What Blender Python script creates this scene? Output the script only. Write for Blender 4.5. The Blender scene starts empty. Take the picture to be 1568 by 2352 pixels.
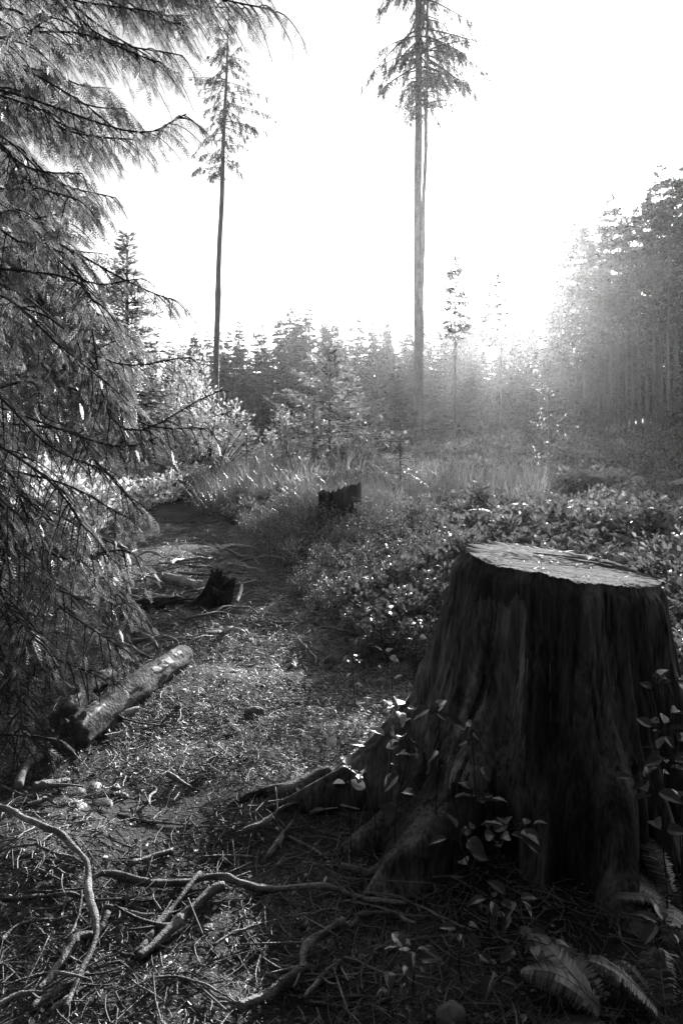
import bpy, math
import numpy as np

rng = np.random.default_rng(7)
S = bpy.context.scene
COL = S.collection

# ------------------------------------------------------------------ camera, world, sun, exposure
F, CX, HOR, EYE = 1568.0, 784.0, 985.0, 1.6        # photograph measured on a 1568 x 2352 grid
cam_d = bpy.data.cameras.new('camera')
cam_d.sensor_fit = 'VERTICAL'; cam_d.sensor_height = 36; cam_d.sensor_width = 24; cam_d.lens = 24
cam_d.shift_y = -(1176 - HOR) / 2352
cam_d.clip_start = 0.05; cam_d.clip_end = 3000
cam = bpy.data.objects.new('camera', cam_d); COL.objects.link(cam)
cam.location = (0, 0, EYE); cam.rotation_euler = (math.radians(90), 0, 0)
S.camera = cam

SUN_AZ = math.atan2(1200 - CX, F)                    # towards +X from +Y
SUN_EL = math.radians(12.3)
sd = np.array([math.sin(SUN_AZ) * math.cos(SUN_EL), math.cos(SUN_AZ) * math.cos(SUN_EL), math.sin(SUN_EL)])
w = bpy.data.worlds.new('World'); S.world = w; w.use_nodes = True
nt = w.node_tree; nt.nodes.clear()
sky = nt.nodes.new('ShaderNodeTexSky'); sky.sky_type = 'NISHITA'; sky.sun_disc = False
sky.sun_elevation = SUN_EL; sky.sun_rotation = SUN_AZ; sky.air_density = 1.0; sky.dust_density = 2.0
bwn = nt.nodes.new('ShaderNodeRGBToBW')              # black-and-white photograph
bg = nt.nodes.new('ShaderNodeBackground'); bg.inputs['Strength'].default_value = 0.075
wo = nt.nodes.new('ShaderNodeOutputWorld')
nt.links.new(sky.outputs[0], bwn.inputs[0]); nt.links.new(bwn.outputs[0], bg.inputs[0]); nt.links.new(bg.outputs[0], wo.inputs[0])
w.cycles.sampling_method = 'MANUAL'; w.cycles.sample_map_resolution = 512

sl = bpy.data.lights.new('sun', 'SUN'); sl.energy = 5.0; sl.angle = math.radians(0.9)
sun = bpy.data.objects.new('sun', sl); COL.objects.link(sun)
from mathutils import Vector
sun.rotation_euler = Vector(tuple(sd)).to_track_quat('Z', 'Y').to_euler()
sun.location = (40, 120, 60)

S.view_settings.view_transform = 'Standard'; S.view_settings.look = 'None'
S.view_settings.gamma = 1; S.view_settings.use_curve_mapping = False
S.view_settings.exposure = 1.65
HAZE_DENSITY, HAZE_G = 0.00034, 0.82
cy = S.cycles
cy.max_bounces = 6; cy.diffuse_bounces = 3; cy.glossy_bounces = 2; cy.transmission_bounces = 4; cy.volume_bounces = 0
cy.use_denoising = True; cy.denoising_prefilter = 'NONE'; cy.denoising_input_passes = 'RGB_ALBEDO_NORMAL'; cy.caustics_reflective = False; cy.caustics_refractive = False
cy.sample_clamp_indirect = 4

# ------------------------------------------------------------------ noise and terrain
def _hash(ix, iy, iz, s):
    n = (ix * 374761393 + iy * 668265263 + iz * 2147483647 + s * 974634777) & 0xffffffff
    n = ((n ^ (n >> 13)) * 1274126177) & 0xffffffff
    n = (n ^ (n >> 16)) & 0xffffffff
    return n / 4294967295.0
def noise(x, y, z=0.0, s=0):
    x, y, z = np.broadcast_arrays(np.asarray(x, float), np.asarray(y, float), np.asarray(z, float))
    fx, fy, fz = np.floor(x), np.floor(y), np.floor(z)
    ix, iy, iz = fx.astype(np.int64), fy.astype(np.int64), fz.astype(np.int64)
    u, v, t = x - fx, y - fy, z - fz
    u, v, t = u*u*(3-2*u), v*v*(3-2*v), t*t*(3-2*t)
    r = 0
    for a in (0, 1):
        for b in (0, 1):
            for c in (0, 1):
                r = r + _hash(ix+a, iy+b, iz+c, s) * (u if a else 1-u) * (v if b else 1-v) * (t if c else 1-t)
    return r * 2 - 1
def fbm(x, y, z=0.0, s=0, o=3):
    r, a = 0, 1.0
    for k in range(o):
        r = r + a * noise(x * 2**k, y * 2**k, np.asarray(z) * 2**k, s + k); a *= 0.5
    return r
def smooth(a, b, x):
    t = np.clip((np.asarray(x, float) - a) / (b - a), 0, 1); return t*t*(3-2*t)
# centre line of the path (ground x by distance) and its half width
PATH_Y = np.array([0.5, 2.0, 3.0, 4.5, 6.0, 8.0, 10.0, 12.0, 14.0, 18.0])
PATH_X = np.array([-.35, -.42, -.42, -.45, -.75, -1.25, -2.0, -3.1, -4.3, -7.0])
PATH_W = np.array([.95, .95, .95, .95, .95, .85, .8, .75, .7, .7])
def path_dist(x, y):
    return np.abs(x - np.interp(y, PATH_Y, PATH_X)) / np.interp(y, PATH_Y, PATH_W)
def terrain(x, y):
    x = np.asarray(x, float); y = np.asarray(y, float)
    r = np.hypot(x, y)
    h = 0.05 * noise(x * .9, y * .9, 3) + 0.022 * noise(x * 2.7, y * 2.7, 5) * smooth(40, 12, r)
    h = h + 0.008 * noise(x * 9, y * 9, 8) * smooth(9, 5, r)
    h = h + 0.25 * noise(x * .16, y * .16, 11) * smooth(6, 14, r)
    h = h + 1.8 * smooth(4, 26, x - 4) * smooth(12, 48, y)          # bank rising under the stand
    h = h + 0.16 * smooth(1.0, 2.6, path_dist(x, y)) * smooth(3, 6, y) * (x > -1)
    h = h - 0.05 * smooth(1.1, .2, path_dist(x, y))
    h = h + 0.12 * smooth(2.0, 3.4, -x) * smooth(1.5, 3, y) * smooth(9, 6, y)
    h = h + 3.0 * smooth(70, 200, r)
    return h
def W(px, py, d): return np.array([(px - CX) / F * d, d, EYE - (py - HOR) / F * d])
def pix(p): return CX + p[0] / p[1] * F, HOR + (EYE - p[2]) / p[1] * F
def G(px, py, lift=0.0):
    px = np.asarray(px, float); py = np.asarray(py, float)
    d = EYE * F / np.maximum(py - HOR, 12)
    for _ in range(14):
        h = terrain((px - CX) / F * d, d)
        d = 0.5 * d + 0.5 * np.clip((EYE - h) * F / np.maximum(py - HOR, 6), .6, 150)
    x = (px - CX) / F * d
    return np.stack([x, d, terrain(x, d) + lift], -1)

# ------------------------------------------------------------------ mesh helpers
def build_mesh(name, V, faces, smooth_shade=False):
    """faces: list of int arrays (n, k)"""
    V = np.asarray(V, np.float32)
    m = bpy.data.meshes.new(name)
    faces = [np.asarray(f, np.int32) for f in faces if len(f)]
    nl = sum(f.size for f in faces); npoly = sum(len(f) for f in faces)
    m.vertices.add(len(V)); m.vertices.foreach_set('co', V.ravel())
    m.loops.add(nl); m.polygons.add(npoly)
    m.loops.foreach_set('vertex_index', np.concatenate([f.ravel() for f in faces]))
    tot = np.concatenate([np.full(len(f), f.shape[1], np.int32) for f in faces])
    st = np.zeros(npoly, np.int32); st[1:] = np.cumsum(tot)[:-1]
    m.polygons.foreach_set('loop_start', st)
    m.polygons.foreach_set('use_smooth', np.full(npoly, smooth_shade))
    m.update(calc_edges=True)
    return m
class MB:
    def __init__(s): s.V, s.F, s.n = [], {}, 0
    def add(s, V, *faces):
        V = np.asarray(V, float).reshape(-1, 3)
        for f in faces:
            f = np.asarray(f, np.int64)
            if len(f): s.F.setdefault(f.shape[1], []).append(f + s.n)
        s.V.append(V); s.n += len(V)
        return s
    def mesh(s, name, smooth_shade=False, origin=None):
        V = np.concatenate(s.V)
        if origin is not None: V = V - np.asarray(origin)
        return build_mesh(name, V, [np.concatenate(f) for f in s.F.values()], smooth_shade)
def unit(v): return v / np.maximum(np.linalg.norm(v, axis=-1, keepdims=True), 1e-9)
def spline(pts, n):
    """Catmull-Rom resample; pts (m, k)"""
    pts = np.asarray(pts, float)
    if len(pts) == 2: return pts[0] + (pts[1]-pts[0]) * np.linspace(0, 1, n)[:, None]
    P = np.concatenate([[2*pts[0]-pts[1]], pts, [2*pts[-1]-pts[-2]]])
    t = np.linspace(0, len(pts)-1 - 1e-6, n); i = t.astype(int); u = (t - i)[:, None]
    a, b, c, d = P[i], P[i+1], P[i+2], P[i+3]
    return .5*(2*b + (c-a)*u + (2*a-5*b+4*c-d)*u*u + (3*b-a-3*c+d)*u**3)
def tube(mb, pts, rad, sides=6, cap=True, rough=0.0, seed=0, af=1.7, oc=3):
    pts = np.asarray(pts, float); n = len(pts); rad = np.broadcast_to(np.asarray(rad, float), (n,))
    T = unit(np.gradient(pts, axis=0))
    ref = np.array([0, 0, 1.0]) if abs(T[:, 2].mean()) < .8 else np.array([0, 1.0, 0])
    A = unit(np.cross(T, ref)); B = np.cross(A, T)
    th = np.linspace(0, 2*np.pi, sides, endpoint=False)
    r = rad[:, None] * np.ones(sides)
    if rough:
        L = np.concatenate([[0], np.cumsum(np.linalg.norm(np.diff(pts, axis=0), axis=1))])
        k = 1.0 / max(rad.max(), 1e-4)
        r = r * (1 + rough * fbm(np.cos(th)[None]*af, np.sin(th)[None]*af, (L*k*.55)[:, None], seed, oc))
    V = pts[:, None] + A[:, None]*(np.cos(th)[None, :, None]*r[..., None]) + B[:, None]*(np.sin(th)[None, :, None]*r[..., None])
    i = np.arange(n-1)[:, None]*sides; j = np.arange(sides)[None]; jn = (j+1) % sides
    Q = np.stack([i+j, i+jn, i+sides+jn, i+sides+j], -1).reshape(-1, 4)
    V = V.reshape(-1, 3)
    if cap:
        V = np.concatenate([V, pts[[0, -1]]])
        a, b = n*sides, n*sides+1; jj = np.arange(sides); jj2 = (jj+1) % sides
        T3 = np.concatenate([np.stack([jj2, jj, np.full(sides, a)], -1), np.stack([(n-1)*sides+jj, (n-1)*sides+jj2, np.full(sides, b)], -1)])
        mb.add(V, Q, T3)
    else: mb.add(V, Q)
    return mb
def frame(D, N):
    D = unit(D); Sd = unit(np.cross(D, N)); N = np.cross(Sd, D); return D, Sd, N
LEAF = {  # local (u along, v across, w up), faces
 'diamond': (np.array([[0,0,0],[.45,-.5,.06],[1,0,0],[.45,.5,.06]]), [np.array([[0,1,2,3]])]),
 'oval': (np.array([[0,0,0],[.28,-.40,.10],[.68,-.36,.08],[1,0,-.12],[.68,.36,.08],[.28,.40,.10],[.28,0,0],[.68,0,-.03]]),
          [np.array([[0,1,6],[2,3,7],[3,4,7],[5,0,6]]), np.array([[1,2,7,6],[4,5,6,7]])]),
 'blade': (np.array([[0,-.5,0],[0,.5,0],[.4,-.45,.0],[.4,.45,0],[.75,-.3,-.10],[.75,.3,-.10],[1,0,-.28]]),
          [np.array([[0,2,3,1],[2,4,5,3]]), np.array([[4,6,5]])]),
 'sliver': (np.array([[0,-.3,0],[0,.3,0],[.5,-.5,.06],[.5,.5,.06],[1,-.2,-.02],[1,.2,-.02]]), [np.array([[0,2,3,1],[2,4,5,3]])]),
}
def leaves(mb, P, D, N, L, Wd, kind='diamond', proto=None):
    n = len(P)
    if n == 0: return
    L = np.broadcast_to(L, (n,)); Wd = np.broadcast_to(Wd, (n,))
    D, Sd, N = frame(D, N)
    uv, fs = proto if proto is not None else LEAF[kind]
    V = (P[:, None] + D[:, None]*(uv[None, :, 0:1]*L[:, None, None]) + Sd[:, None]*(uv[None, :, 1:2]*Wd[:, None, None])
         + N[:, None]*(uv[None, :, 2:3]*L[:, None, None]))
    k = len(uv); off = (np.arange(n)*k)[:, None, None]
    mb.add(V.reshape(-1, 3), *[(f[None]+off).reshape(-1, f.shape[1]) for f in fs])
def rnd(n, r=rng): return r.normal(size=(n, 3))

# ------------------------------------------------------------------ object helpers
def obj(name, mesh, mat, parent=None, loc=None, kind=None, label=None):
    o = bpy.data.objects.new(name, mesh); COL.objects.link(o)
    if mat is not None and not len(mesh.materials): mesh.materials.append(mat)
    if parent is not None: o.parent = parent
    if loc is not None: o.location = tuple(loc)
    if kind: o['kind'] = kind
    if label: o['label'] = label
    return o
def tag(o, label, cat, group=None):
    o['label'] = label; o['category'] = cat
    if group: o['group'] = group
    return o
def thing(name, label, cat, loc=(0, 0, 0), group=None, rz=0.0):
    o = bpy.data.objects.new(name, None); COL.objects.link(o)
    o.empty_display_size = .1
    o.location = tuple(loc); o.rotation_euler = (0, 0, rz)
    return tag(o, label, cat, group)
def dup(root, loc, rz=0.0, sc=1.0, label=None, group=None, tilt=(0, 0)):
    r = root.copy(); COL.objects.link(r)
    r.location = tuple(loc); r.rotation_euler = (tilt[0], tilt[1], rz); r.scale = (sc, sc, sc) if np.isscalar(sc) else sc
    if label: r['label'] = label
    if group: r['group'] = group
    for ch in KIDS[root.name]:
        c = ch.copy(); COL.objects.link(c); c.parent = r
    return r
KIDS = {}

# ------------------------------------------------------------------ materials (black-and-white: every tone is neutral)
def new_mat(name):
    m = bpy.data.materials.new(name); m.use_nodes = True
    t = m.node_tree; t.nodes.clear()
    out = t.nodes.new('ShaderNodeOutputMaterial')
    return m, t, out
def g3(v): return (v, v, v, 1)
def nd(t, kind, **kw):
    n = t.nodes.new(kind)
    for k, v in kw.items():
        if k.startswith('i_'): n.inputs[k[2:].replace('_', ' ')].default_value = v
        else: setattr(n, k, v)
    return n
def leaf_mat(name, a, trans=.5, var=.5, gloss=.06, rough=.35, trans_gain=1.3):
    m, t, out = new_mat(name); L = t.links.new
    geo = nd(t, 'ShaderNodeNewGeometry')
    mr = nd(t, 'ShaderNodeMapRange'); mr.inputs['To Min'].default_value = a*(1-var); mr.inputs['To Max'].default_value = a*(1+var)
    L(geo.outputs['Random Per Island'], mr.inputs['Value'])
    d = nd(t, 'ShaderNodeBsdfDiffuse'); L(mr.outputs[0], d.inputs['Color'])
    mg = nd(t, 'ShaderNodeMath', operation='MULTIPLY'); mg.inputs[1].default_value = trans_gain; L(mr.outputs[0], mg.inputs[0])
    tr = nd(t, 'ShaderNodeBsdfTranslucent'); L(mg.outputs[0], tr.inputs['Color'])
    mx = nd(t, 'ShaderNodeMixShader'); mx.inputs[0].default_value = trans
    L(d.outputs[0], mx.inputs[1]); L(tr.outputs[0], mx.inputs[2])
    gl = nd(t, 'ShaderNodeBsdfGlossy'); gl.inputs['Roughness'].default_value = rough; gl.inputs['Color'].default_value = g3(.9)
    fr = nd(t, 'ShaderNodeFresnel'); fr.inputs[0].default_value = 1.4
    mm = nd(t, 'ShaderNodeMath', operation='MULTIPLY'); mm.inputs[1].default_value = gloss*10; L(fr.outputs[0], mm.inputs[0])
    mx2 = nd(t, 'ShaderNodeMixShader'); L(mm.outputs[0], mx2.inputs[0]); L(mx.outputs[0], mx2.inputs[1]); L(gl.outputs[0], mx2.inputs[2])
    L(mx2.outputs[0], out.inputs['Surface'])
    return m
def bark_mat(name, lo, hi, scale=6, stretch=(1, 1, .15), bump=.6, rough=.8, fine=60, spec=.3, island=0.0, patch=None):
    m, t, out = new_mat(name); L = t.links.new
    tc = nd(t, 'ShaderNodeTexCoord'); mp = nd(t, 'ShaderNodeMapping'); mp.inputs['Scale'].default_value = stretch
    L(tc.outputs['Object'], mp.inputs[0])
    n1 = nd(t, 'ShaderNodeTexNoise'); n1.inputs['Scale'].default_value = scale; n1.inputs['Detail'].default_value = 6; n1.inputs['Roughness'].default_value = .65
    n2 = nd(t, 'ShaderNodeTexNoise'); n2.inputs['Scale'].default_value = fine; n2.inputs['Detail'].default_value = 4
    L(mp.outputs[0], n1.inputs['Vector']); L(mp.outputs[0], n2.inputs['Vector'])
    mx = nd(t, 'ShaderNodeMath', operation='MULTIPLY_ADD'); mx.inputs[1].default_value = .4; L(n2.outputs['Fac'], mx.inputs[0])
    h = nd(t, 'ShaderNodeMath', operation='MULTIPLY'); h.inputs[1].default_value = .6; L(n1.outputs['Fac'], h.inputs[0]); L(h.outputs[0], mx.inputs[2])
    cr = nd(t, 'ShaderNodeValToRGB'); cr.color_ramp.elements[0].position = .38; cr.color_ramp.elements[1].position = .64
    cr.color_ramp.elements[0].color = g3(lo); cr.color_ramp.elements[1].color = g3(hi)
    L(mx.outputs[0], cr.inputs[0])
    col = cr.outputs[0]
    if patch:
        np_ = nd(t, 'ShaderNodeTexNoise'); np_.inputs['Scale'].default_value = patch[0]; np_.inputs['Detail'].default_value = 3; L(mp.outputs[0], np_.inputs['Vector'])
        mr = nd(t, 'ShaderNodeMapRange'); mr.inputs['From Min'].default_value = .42; mr.inputs['From Max'].default_value = .62; mr.inputs['To Min'].default_value = patch[1]; mr.inputs['To Max'].default_value = patch[2]
        L(np_.outputs['Fac'], mr.inputs['Value']); vm = nd(t, 'ShaderNodeVectorMath', operation='SCALE'); L(col, vm.inputs[0]); L(mr.outputs[0], vm.inputs['Scale']); col = vm.outputs[0]
    if island:
        geo = nd(t, 'ShaderNodeNewGeometry'); mr = nd(t, 'ShaderNodeMapRange'); mr.inputs['To Min'].default_value = 1-island; mr.inputs['To Max'].default_value = 1+island
        L(geo.outputs['Random Per Island'], mr.inputs['Value'])
        vm = nd(t, 'ShaderNodeVectorMath', operation='SCALE'); L(col, vm.inputs[0]); L(mr.outputs[0], vm.inputs['Scale']); col = vm.outputs[0]
    p = nd(t, 'ShaderNodeBsdfPrincipled'); p.inputs['Roughness'].default_value = rough; p.inputs['Specular IOR Level'].default_value = spec
    L(col, p.inputs['Base Color'])
    b = nd(t, 'ShaderNodeBump'); b.inputs['Strength'].default_value = bump; b.inputs['Distance'].default_value = .02
    L(mx.outputs[0], b.inputs['Height']); L(b.outputs[0], p.inputs['Normal'])
    L(p.outputs[0], out.inputs['Surface'])
    return m

M_cedar = leaf_mat('cedar_sprays', .15, .52, .5, .025, .45, 1.5)
M_conifer = leaf_mat('conifer_needles', .065, .35, .5, .03, .5)
M_hero = leaf_mat('drooping_needles', .05, .30, .5, .03, .5)
M_hemlock = leaf_mat('hemlock_needles', .20, .5, .45, .04, .45, 1.5)
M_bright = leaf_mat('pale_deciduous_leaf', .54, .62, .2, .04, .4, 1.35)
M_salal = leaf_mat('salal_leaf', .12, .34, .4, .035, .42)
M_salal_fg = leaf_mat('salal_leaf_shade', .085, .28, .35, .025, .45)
M_huckle = leaf_mat('huckleberry_leaf', .10, .45, .5, .025, .5)
M_cover = leaf_mat('low_herb_leaf', .15, .45, .6, .02, .5)
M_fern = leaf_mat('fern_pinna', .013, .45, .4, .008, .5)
M_grass = leaf_mat('dry_grass', .20, .45, .4, .05, .4)
M_litter = leaf_mat('needle_and_chip_litter', .05, .08, .95, .02, .55)
M_deadleaf = leaf_mat('dead_leaf', .10, .25, .6, .02, .55)
M_stump = bark_mat('stump_fibre', .014, .22, 12, (1, 1, .09), 1.0, .85, 80, .15, patch=(4.0, .3, 1.5))
M_cut = bark_mat('sawn_wood', .07, .24, 7, (.35, 1.6, 1), .35, .95, 70, .03)
M_oldstump = bark_mat('rotten_stump', .010, .05, 9, (1, 1, .12), .9, .9, 60)
M_log = bark_mat('flaky_log_bark', .05, .24, 14, (1, 1, 1), 1.0, .8, 60)
M_bare = bark_mat('barkless_wood', .22, .5, 9, (1, 1, .3), .5, .6, 60)
M_root = bark_mat('weathered_root', .06, .30, 18, (1, 1, 1), 1.0, .62, 130, .35, patch=(5, .5, 1.4))
M_stick = bark_mat('stick_bark', .06, .22, 20, (1, 1, 1), .5, .55, 120, .5, .5)
M_pale = bark_mat('pale_branch', .12, .44, 20, (1, 1, 1), 1.0, .6, 140, .35, patch=(6, .5, 1.3))
M_trunk = bark_mat('conifer_bark', .07, .22, 5, (1, 1, .3), .8, .85, 30)
M_limb = bark_mat('cedar_limb', .015, .05, 8, (1, 1, 1), .5, .8, 40)
M_stone = bark_mat('river_stone', .10, .20, 8, (1, 1, 1), .3, .6, 90)
M_soil = bark_mat('forest_soil', .008, .045, 3.5, (1, 1, 1), 1.0, .9, 45, patch=(1.3, .5, 1.4))
M_path = bark_mat('trodden_needle_path', .015, .075, 5, (1, 1, 1), 1.0, .85, 80, patch=(1.3, .5, 1.4))

# ------------------------------------------------------------------ ground and path
def sgrid(a, b, n, k):
    t = np.linspace(-1, 1, n); s = np.sinh(k*t)/np.sinh(k)
    return np.where(s < 0, -s*a, s*b)
gx = sgrid(-220, 220, 250, 5.2)
gy = np.concatenate([np.linspace(-220, -2, 24)[:-1], -2 + 232*(np.sinh(5.0*np.linspace(0, 1, 290))/np.sinh(5.0))])
X, Y = np.meshgrid(gx, gy)
V = np.stack([X, Y, terrain(X, Y)], -1).reshape(-1, 3)
def gridfaces(ny, nx):
    i = np.arange(ny-1)[:, None]*nx; j = np.arange(nx-1)[None]
    return np.stack([i+j, i+j+1, i+nx+j+1, i+nx+j], -1).reshape(-1, 4)
g = obj('ground', build_mesh('ground', V, [gridfaces(len(gy), len(gx))], True), M_soil); g['kind'] = 'structure'
py_ = np.linspace(.4, 17, 240); uu = np.linspace(-1, 1, 34)
cx_ = np.interp(py_, PATH_Y, PATH_X); wx_ = np.interp(py_, PATH_Y, PATH_W)
edge = 1 + .25*noise(py_*1.7, 0, 0, 40)
X = cx_[:, None] + uu[None]*(wx_*edge)[:, None]; Y = np.repeat(py_[:, None], 34, 1)
Z = terrain(X, Y) + .010 - .03*np.abs(uu[None])**6 + .004*noise(X*14, Y*14, 2)
p_ = obj('path', build_mesh('path', np.stack([X, Y, Z], -1).reshape(-1, 3), [gridfaces(240, 34)], True), M_path); p_['kind'] = 'structure'

# ------------------------------------------------------------------ conifers
def conifer_meshes(name, H, zb, R, trunk_r, seed, spacing=.5, per=5, atom=(.34, .10), step=.12, droop=.25, sparse=0.0,
                   tipw=.15, hang=.5, mat=None, lean=0.0, lat=.22, top_pow=.9, taper=.85, elev=(-.25, .6), woodsides=3):
    r = np.random.default_rng(seed)
    tb, fb, wb = MB(), MB(), MB()
    n = 28; zz = np.linspace(-.4, H, n)
    wob = np.stack([.03*trunk_r*8*noise(zz*.13, 0, seed), .03*trunk_r*8*noise(zz*.13, 9, seed)], -1)
    c = np.concatenate([wob + np.stack([lean*np.clip(zz/H, 0, 1)**1.5*H, 0*zz], -1), zz[:, None]], 1)
    rad = trunk_r*(1 - taper*np.clip(zz/H, 0, 1)) * (1 + .5*np.exp(-np.clip(zz, 0, 9)/(trunk_r*2.5))); rad[-1] = .01
    tube(tb, c, rad, 9, rough=.10, seed=seed)
    def centre(z): return np.stack([np.interp(z, zz, c[:, 0]), np.interp(z, zz, c[:, 1]), z], -1)
    P, D, L = [], [], []
    z = zb
    while z < H - .05:
        t = (z - zb)/(H - zb)
        prof = (1-t)**top_pow*(.55 + .45*min(1, t/.18)) + tipw*.12
        k = r.poisson(per) + 1
        for _ in range(k):
            if r.random() < sparse: continue
            az = r.uniform(0, 2*np.pi); ln = R*prof*r.uniform(.55, 1.12)
            if ln < .08: ln = .08
            el = elev[0] + (elev[1]-elev[0])*t + r.normal()*.12
            s = np.linspace(0, 1, 7)
            rr = ln*s*math.cos(el); zc = ln*s*math.sin(el) - droop*ln*s**2 + .12*ln*s**4
            bend = r.normal()*.18
            b = centre(np.full(7, z + r.uniform(-.3, .3)*spacing)) + np.stack([rr*np.cos(az + bend*s), rr*np.sin(az + bend*s), zc], -1)
            tube(wb, b, np.linspace(min(trunk_r*.22, .012 + ln*.010), .004, 7), woodsides, cap=False)
            m = max(2, int(ln/step*1.6))
            q = r.uniform(.12, 1.0, m)**.8
            pp = np.stack([np.interp(q, s, b[:, i]) for i in range(3)], -1)
            tg = unit(b[-1]-b[0]); side = unit(np.cross(tg, [0, 0, 1.]))
            off = r.normal(size=m)*lat*ln*(1 - .65*q)*.6
            pp = pp + side*off[:, None] - np.abs(off)[:, None]*np.array([0, 0, .35]) + r.normal(size=(m, 3))*step*.25
            dd = tg*.8 + side*(np.sign(off)*r.uniform(.3, 1.1, m))[:, None] + r.normal(size=(m, 3))*.35 - np.array([0, 0, hang])*r.uniform(.2, 1, m)[:, None]
            P.append(pp); D.append(dd); L.append(r.uniform(.65, 1.25, m))
        z += spacing*r.uniform(.7, 1.3)
    P, D, L = np.concatenate(P), np.concatenate(D), np.concatenate(L)
    N = rnd(len(P), r)*.7 + np.array([0, 0, 1.])
    leaves(fb, P, D, N, atom[0]*L, atom[1]*L, 'diamond')
    return tb.mesh(name+'_trunk', True), wb.mesh(name+'_branches', False), fb.mesh(name+'_foliage'), len(P)
def tree(name, meshes, label, cat, loc, group=None, fol=None, rz=0.0, sc=1.0):
    t = thing(name, label, cat, loc, group, rz); t.scale = (sc, sc, sc)
    a = obj('trunk', meshes[0], M_trunk, t); b = obj('branches', meshes[1], M_limb, t, kind='stuff'); c = obj('crown', meshes[2], fol or M_conifer, t)
    KIDS[t.name] = [a, b, c]
    return t
def at_ground(px, d):
    x = (px - CX)/F*d; return np.array([x, d, float(terrain(x, d))])
def height_for(loc, top_py): return EYE - (top_py - HOR)/F*loc[1] - loc[2]

# the two very tall trees that stand alone
l1 = at_ground(962, 36.0); H1 = 31.0
r = np.random.default_rng(5)
t1 = thing('tall_forked_conifer', 'very tall bare-trunked conifer whose trunk forks into two stems below a drooping crown', 'tree', l1)
mb = MB(); zz = np.linspace(-.6, H1, 60)
tube(mb, np.stack([-.05 - .012*zz*0 + .03*np.sin(zz*.4), 0*zz, zz], -1), np.interp(zz, [-.6, .3, 4, 8, 14, 24, H1], [.40, .31, .245, .225, .20, .165, .05]), 14, rough=.07, seed=3)
obj('trunk', mb.mesh('tall_trunk', True), M_trunk, t1)
mb = MB(); zz = np.linspace(2.0, H1-4, 50)
tube(mb, np.stack([np.interp(zz, [2, 6, 11, 12.5, 14, 17, 27], [.0, .07, .16, .20, .27, .36, .50]) + .02*np.sin(zz*1.3), 0*zz - .05, zz], -1),
     np.interp(zz, [2, 6, 11, 13, 17, 27], [.17, .16, .14, .105, .09, .04]), 10, rough=.08, seed=4)
obj('second_stem', mb.mesh('second_stem', True), M_trunk, t1)
def drooping_limb(origin, az, ln, el, seed, hang_len=.9, dens=16, atom=(.24, .055), bare=.15, r0=.05):
    r = np.random.default_rng(seed); wb, fb = MB(), MB()
    s = np.linspace(0, 1, 9)
    sag = r.uniform(.18, .4)
    b = origin + np.stack([ln*s*math.cos(el)*np.cos(az+.2*r.normal()*s), ln*s*math.cos(el)*np.sin(az+.2*r.normal()*s), ln*(s*math.sin(el) - sag*s**2 + .3*sag*s**3.5)], -1)
    tube(wb, b, np.linspace(r0, .01, 9), 5)
    m = int(ln*dens/3)
    P, D, L = [], [], []
    for q in r.uniform(bare, 1, m):
        o = np.array([np.interp(q, s, b[:, i]) for i in range(3)])
        tg = unit(b[-1]-b[0]); side = unit(np.cross(tg, [0, 0, 1.]))*r.choice([-1, 1])
        h = hang_len*r.uniform(.4, 1.2)*(1-.3*q)
        u = np.linspace(0, 1, 5)[:, None]
        st = o + side*h*.45*u*r.uniform(.2, 1) + tg*h*.35*u - np.array([0, 0, 1.])*h*(u**1.6)*.8
        tube(wb, st, np.linspace(.010, .004, 5), 3, cap=False)
        k = max(6, int(h*dens*2.4)); v = r.uniform(.05, 1, k)
        pp = np.stack([np.interp(v, u[:, 0], st[:, i]) for i in range(3)], -1)
        P.append(pp + r.normal(size=(k, 3))*.03); D.append(unit(st[-1]-st[0]) + r.normal(size=(k, 3))*.55 - np.array([0, 0, .35])); L.append(r.uniform(.6, 1.3, k))
    if P:
        P, D, L = np.concatenate(P), np.concatenate(D), np.concatenate(L)
        leaves(fb, P, D, rnd(len(P), r), atom[0]*L, atom[1]*L)
    return wb, fb
k = 0
for z in np.concatenate([np.arange(18.0, 22, .20), np.arange(22, H1-1, .42)]):
    for _ in range(2 if z < 19 else 3):
        k += 1
        az = r.uniform(0, 2*np.pi); base = np.array([.0, 0, z])
        if r.random() < .45 and z < H1-5: base = np.array([.42, 0, z])
        ln = np.interp(z, [18, 18.8, 20.5, 24, H1], [1.2, 2.4, 3.7, 3.6, .6])*r.uniform(.2, 1.0)
        wb, fb = drooping_limb(base, az, ln, r.uniform(-.55, .15), 100+k, r.uniform(.6, 1.2), 17, (.19, .04))
        o = obj('limb', wb.mesh('limb'), M_limb, t1)
        if fb.n: obj('foliage', fb.mesh('limb_foliage'), M_hero, o, kind='stuff')
for (z, ln, az, el, st) in ((14.9, 1.3, .1, .55, .32), (14.5, .9, .2, .5, .32), (14.6, .8, 3.0, .4, -.2), (16.2, 1.3, .05, .05, .4), (12.9, .5, .4, 0, .3), (13.3, .6, 2.7, .1, -.2), (16.9, 1.6, .2, -.1, .42), (17.4, 1.7, .3, .0, .42)):
    wb, fb = MB(), None
    s = np.linspace(0, 1, 6)[:, None]
    tube(wb, np.array([st, 0, z]) + s*np.array([math.cos(az)*ln, math.sin(az)*ln*.4, math.sin(el)*ln]) - np.array([0, 0, .1])*ln*s**2, np.linspace(.022, .006, 6), 4)
    obj('dead_twig', wb.mesh('dead_twig'), M_limb, t1)

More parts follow.
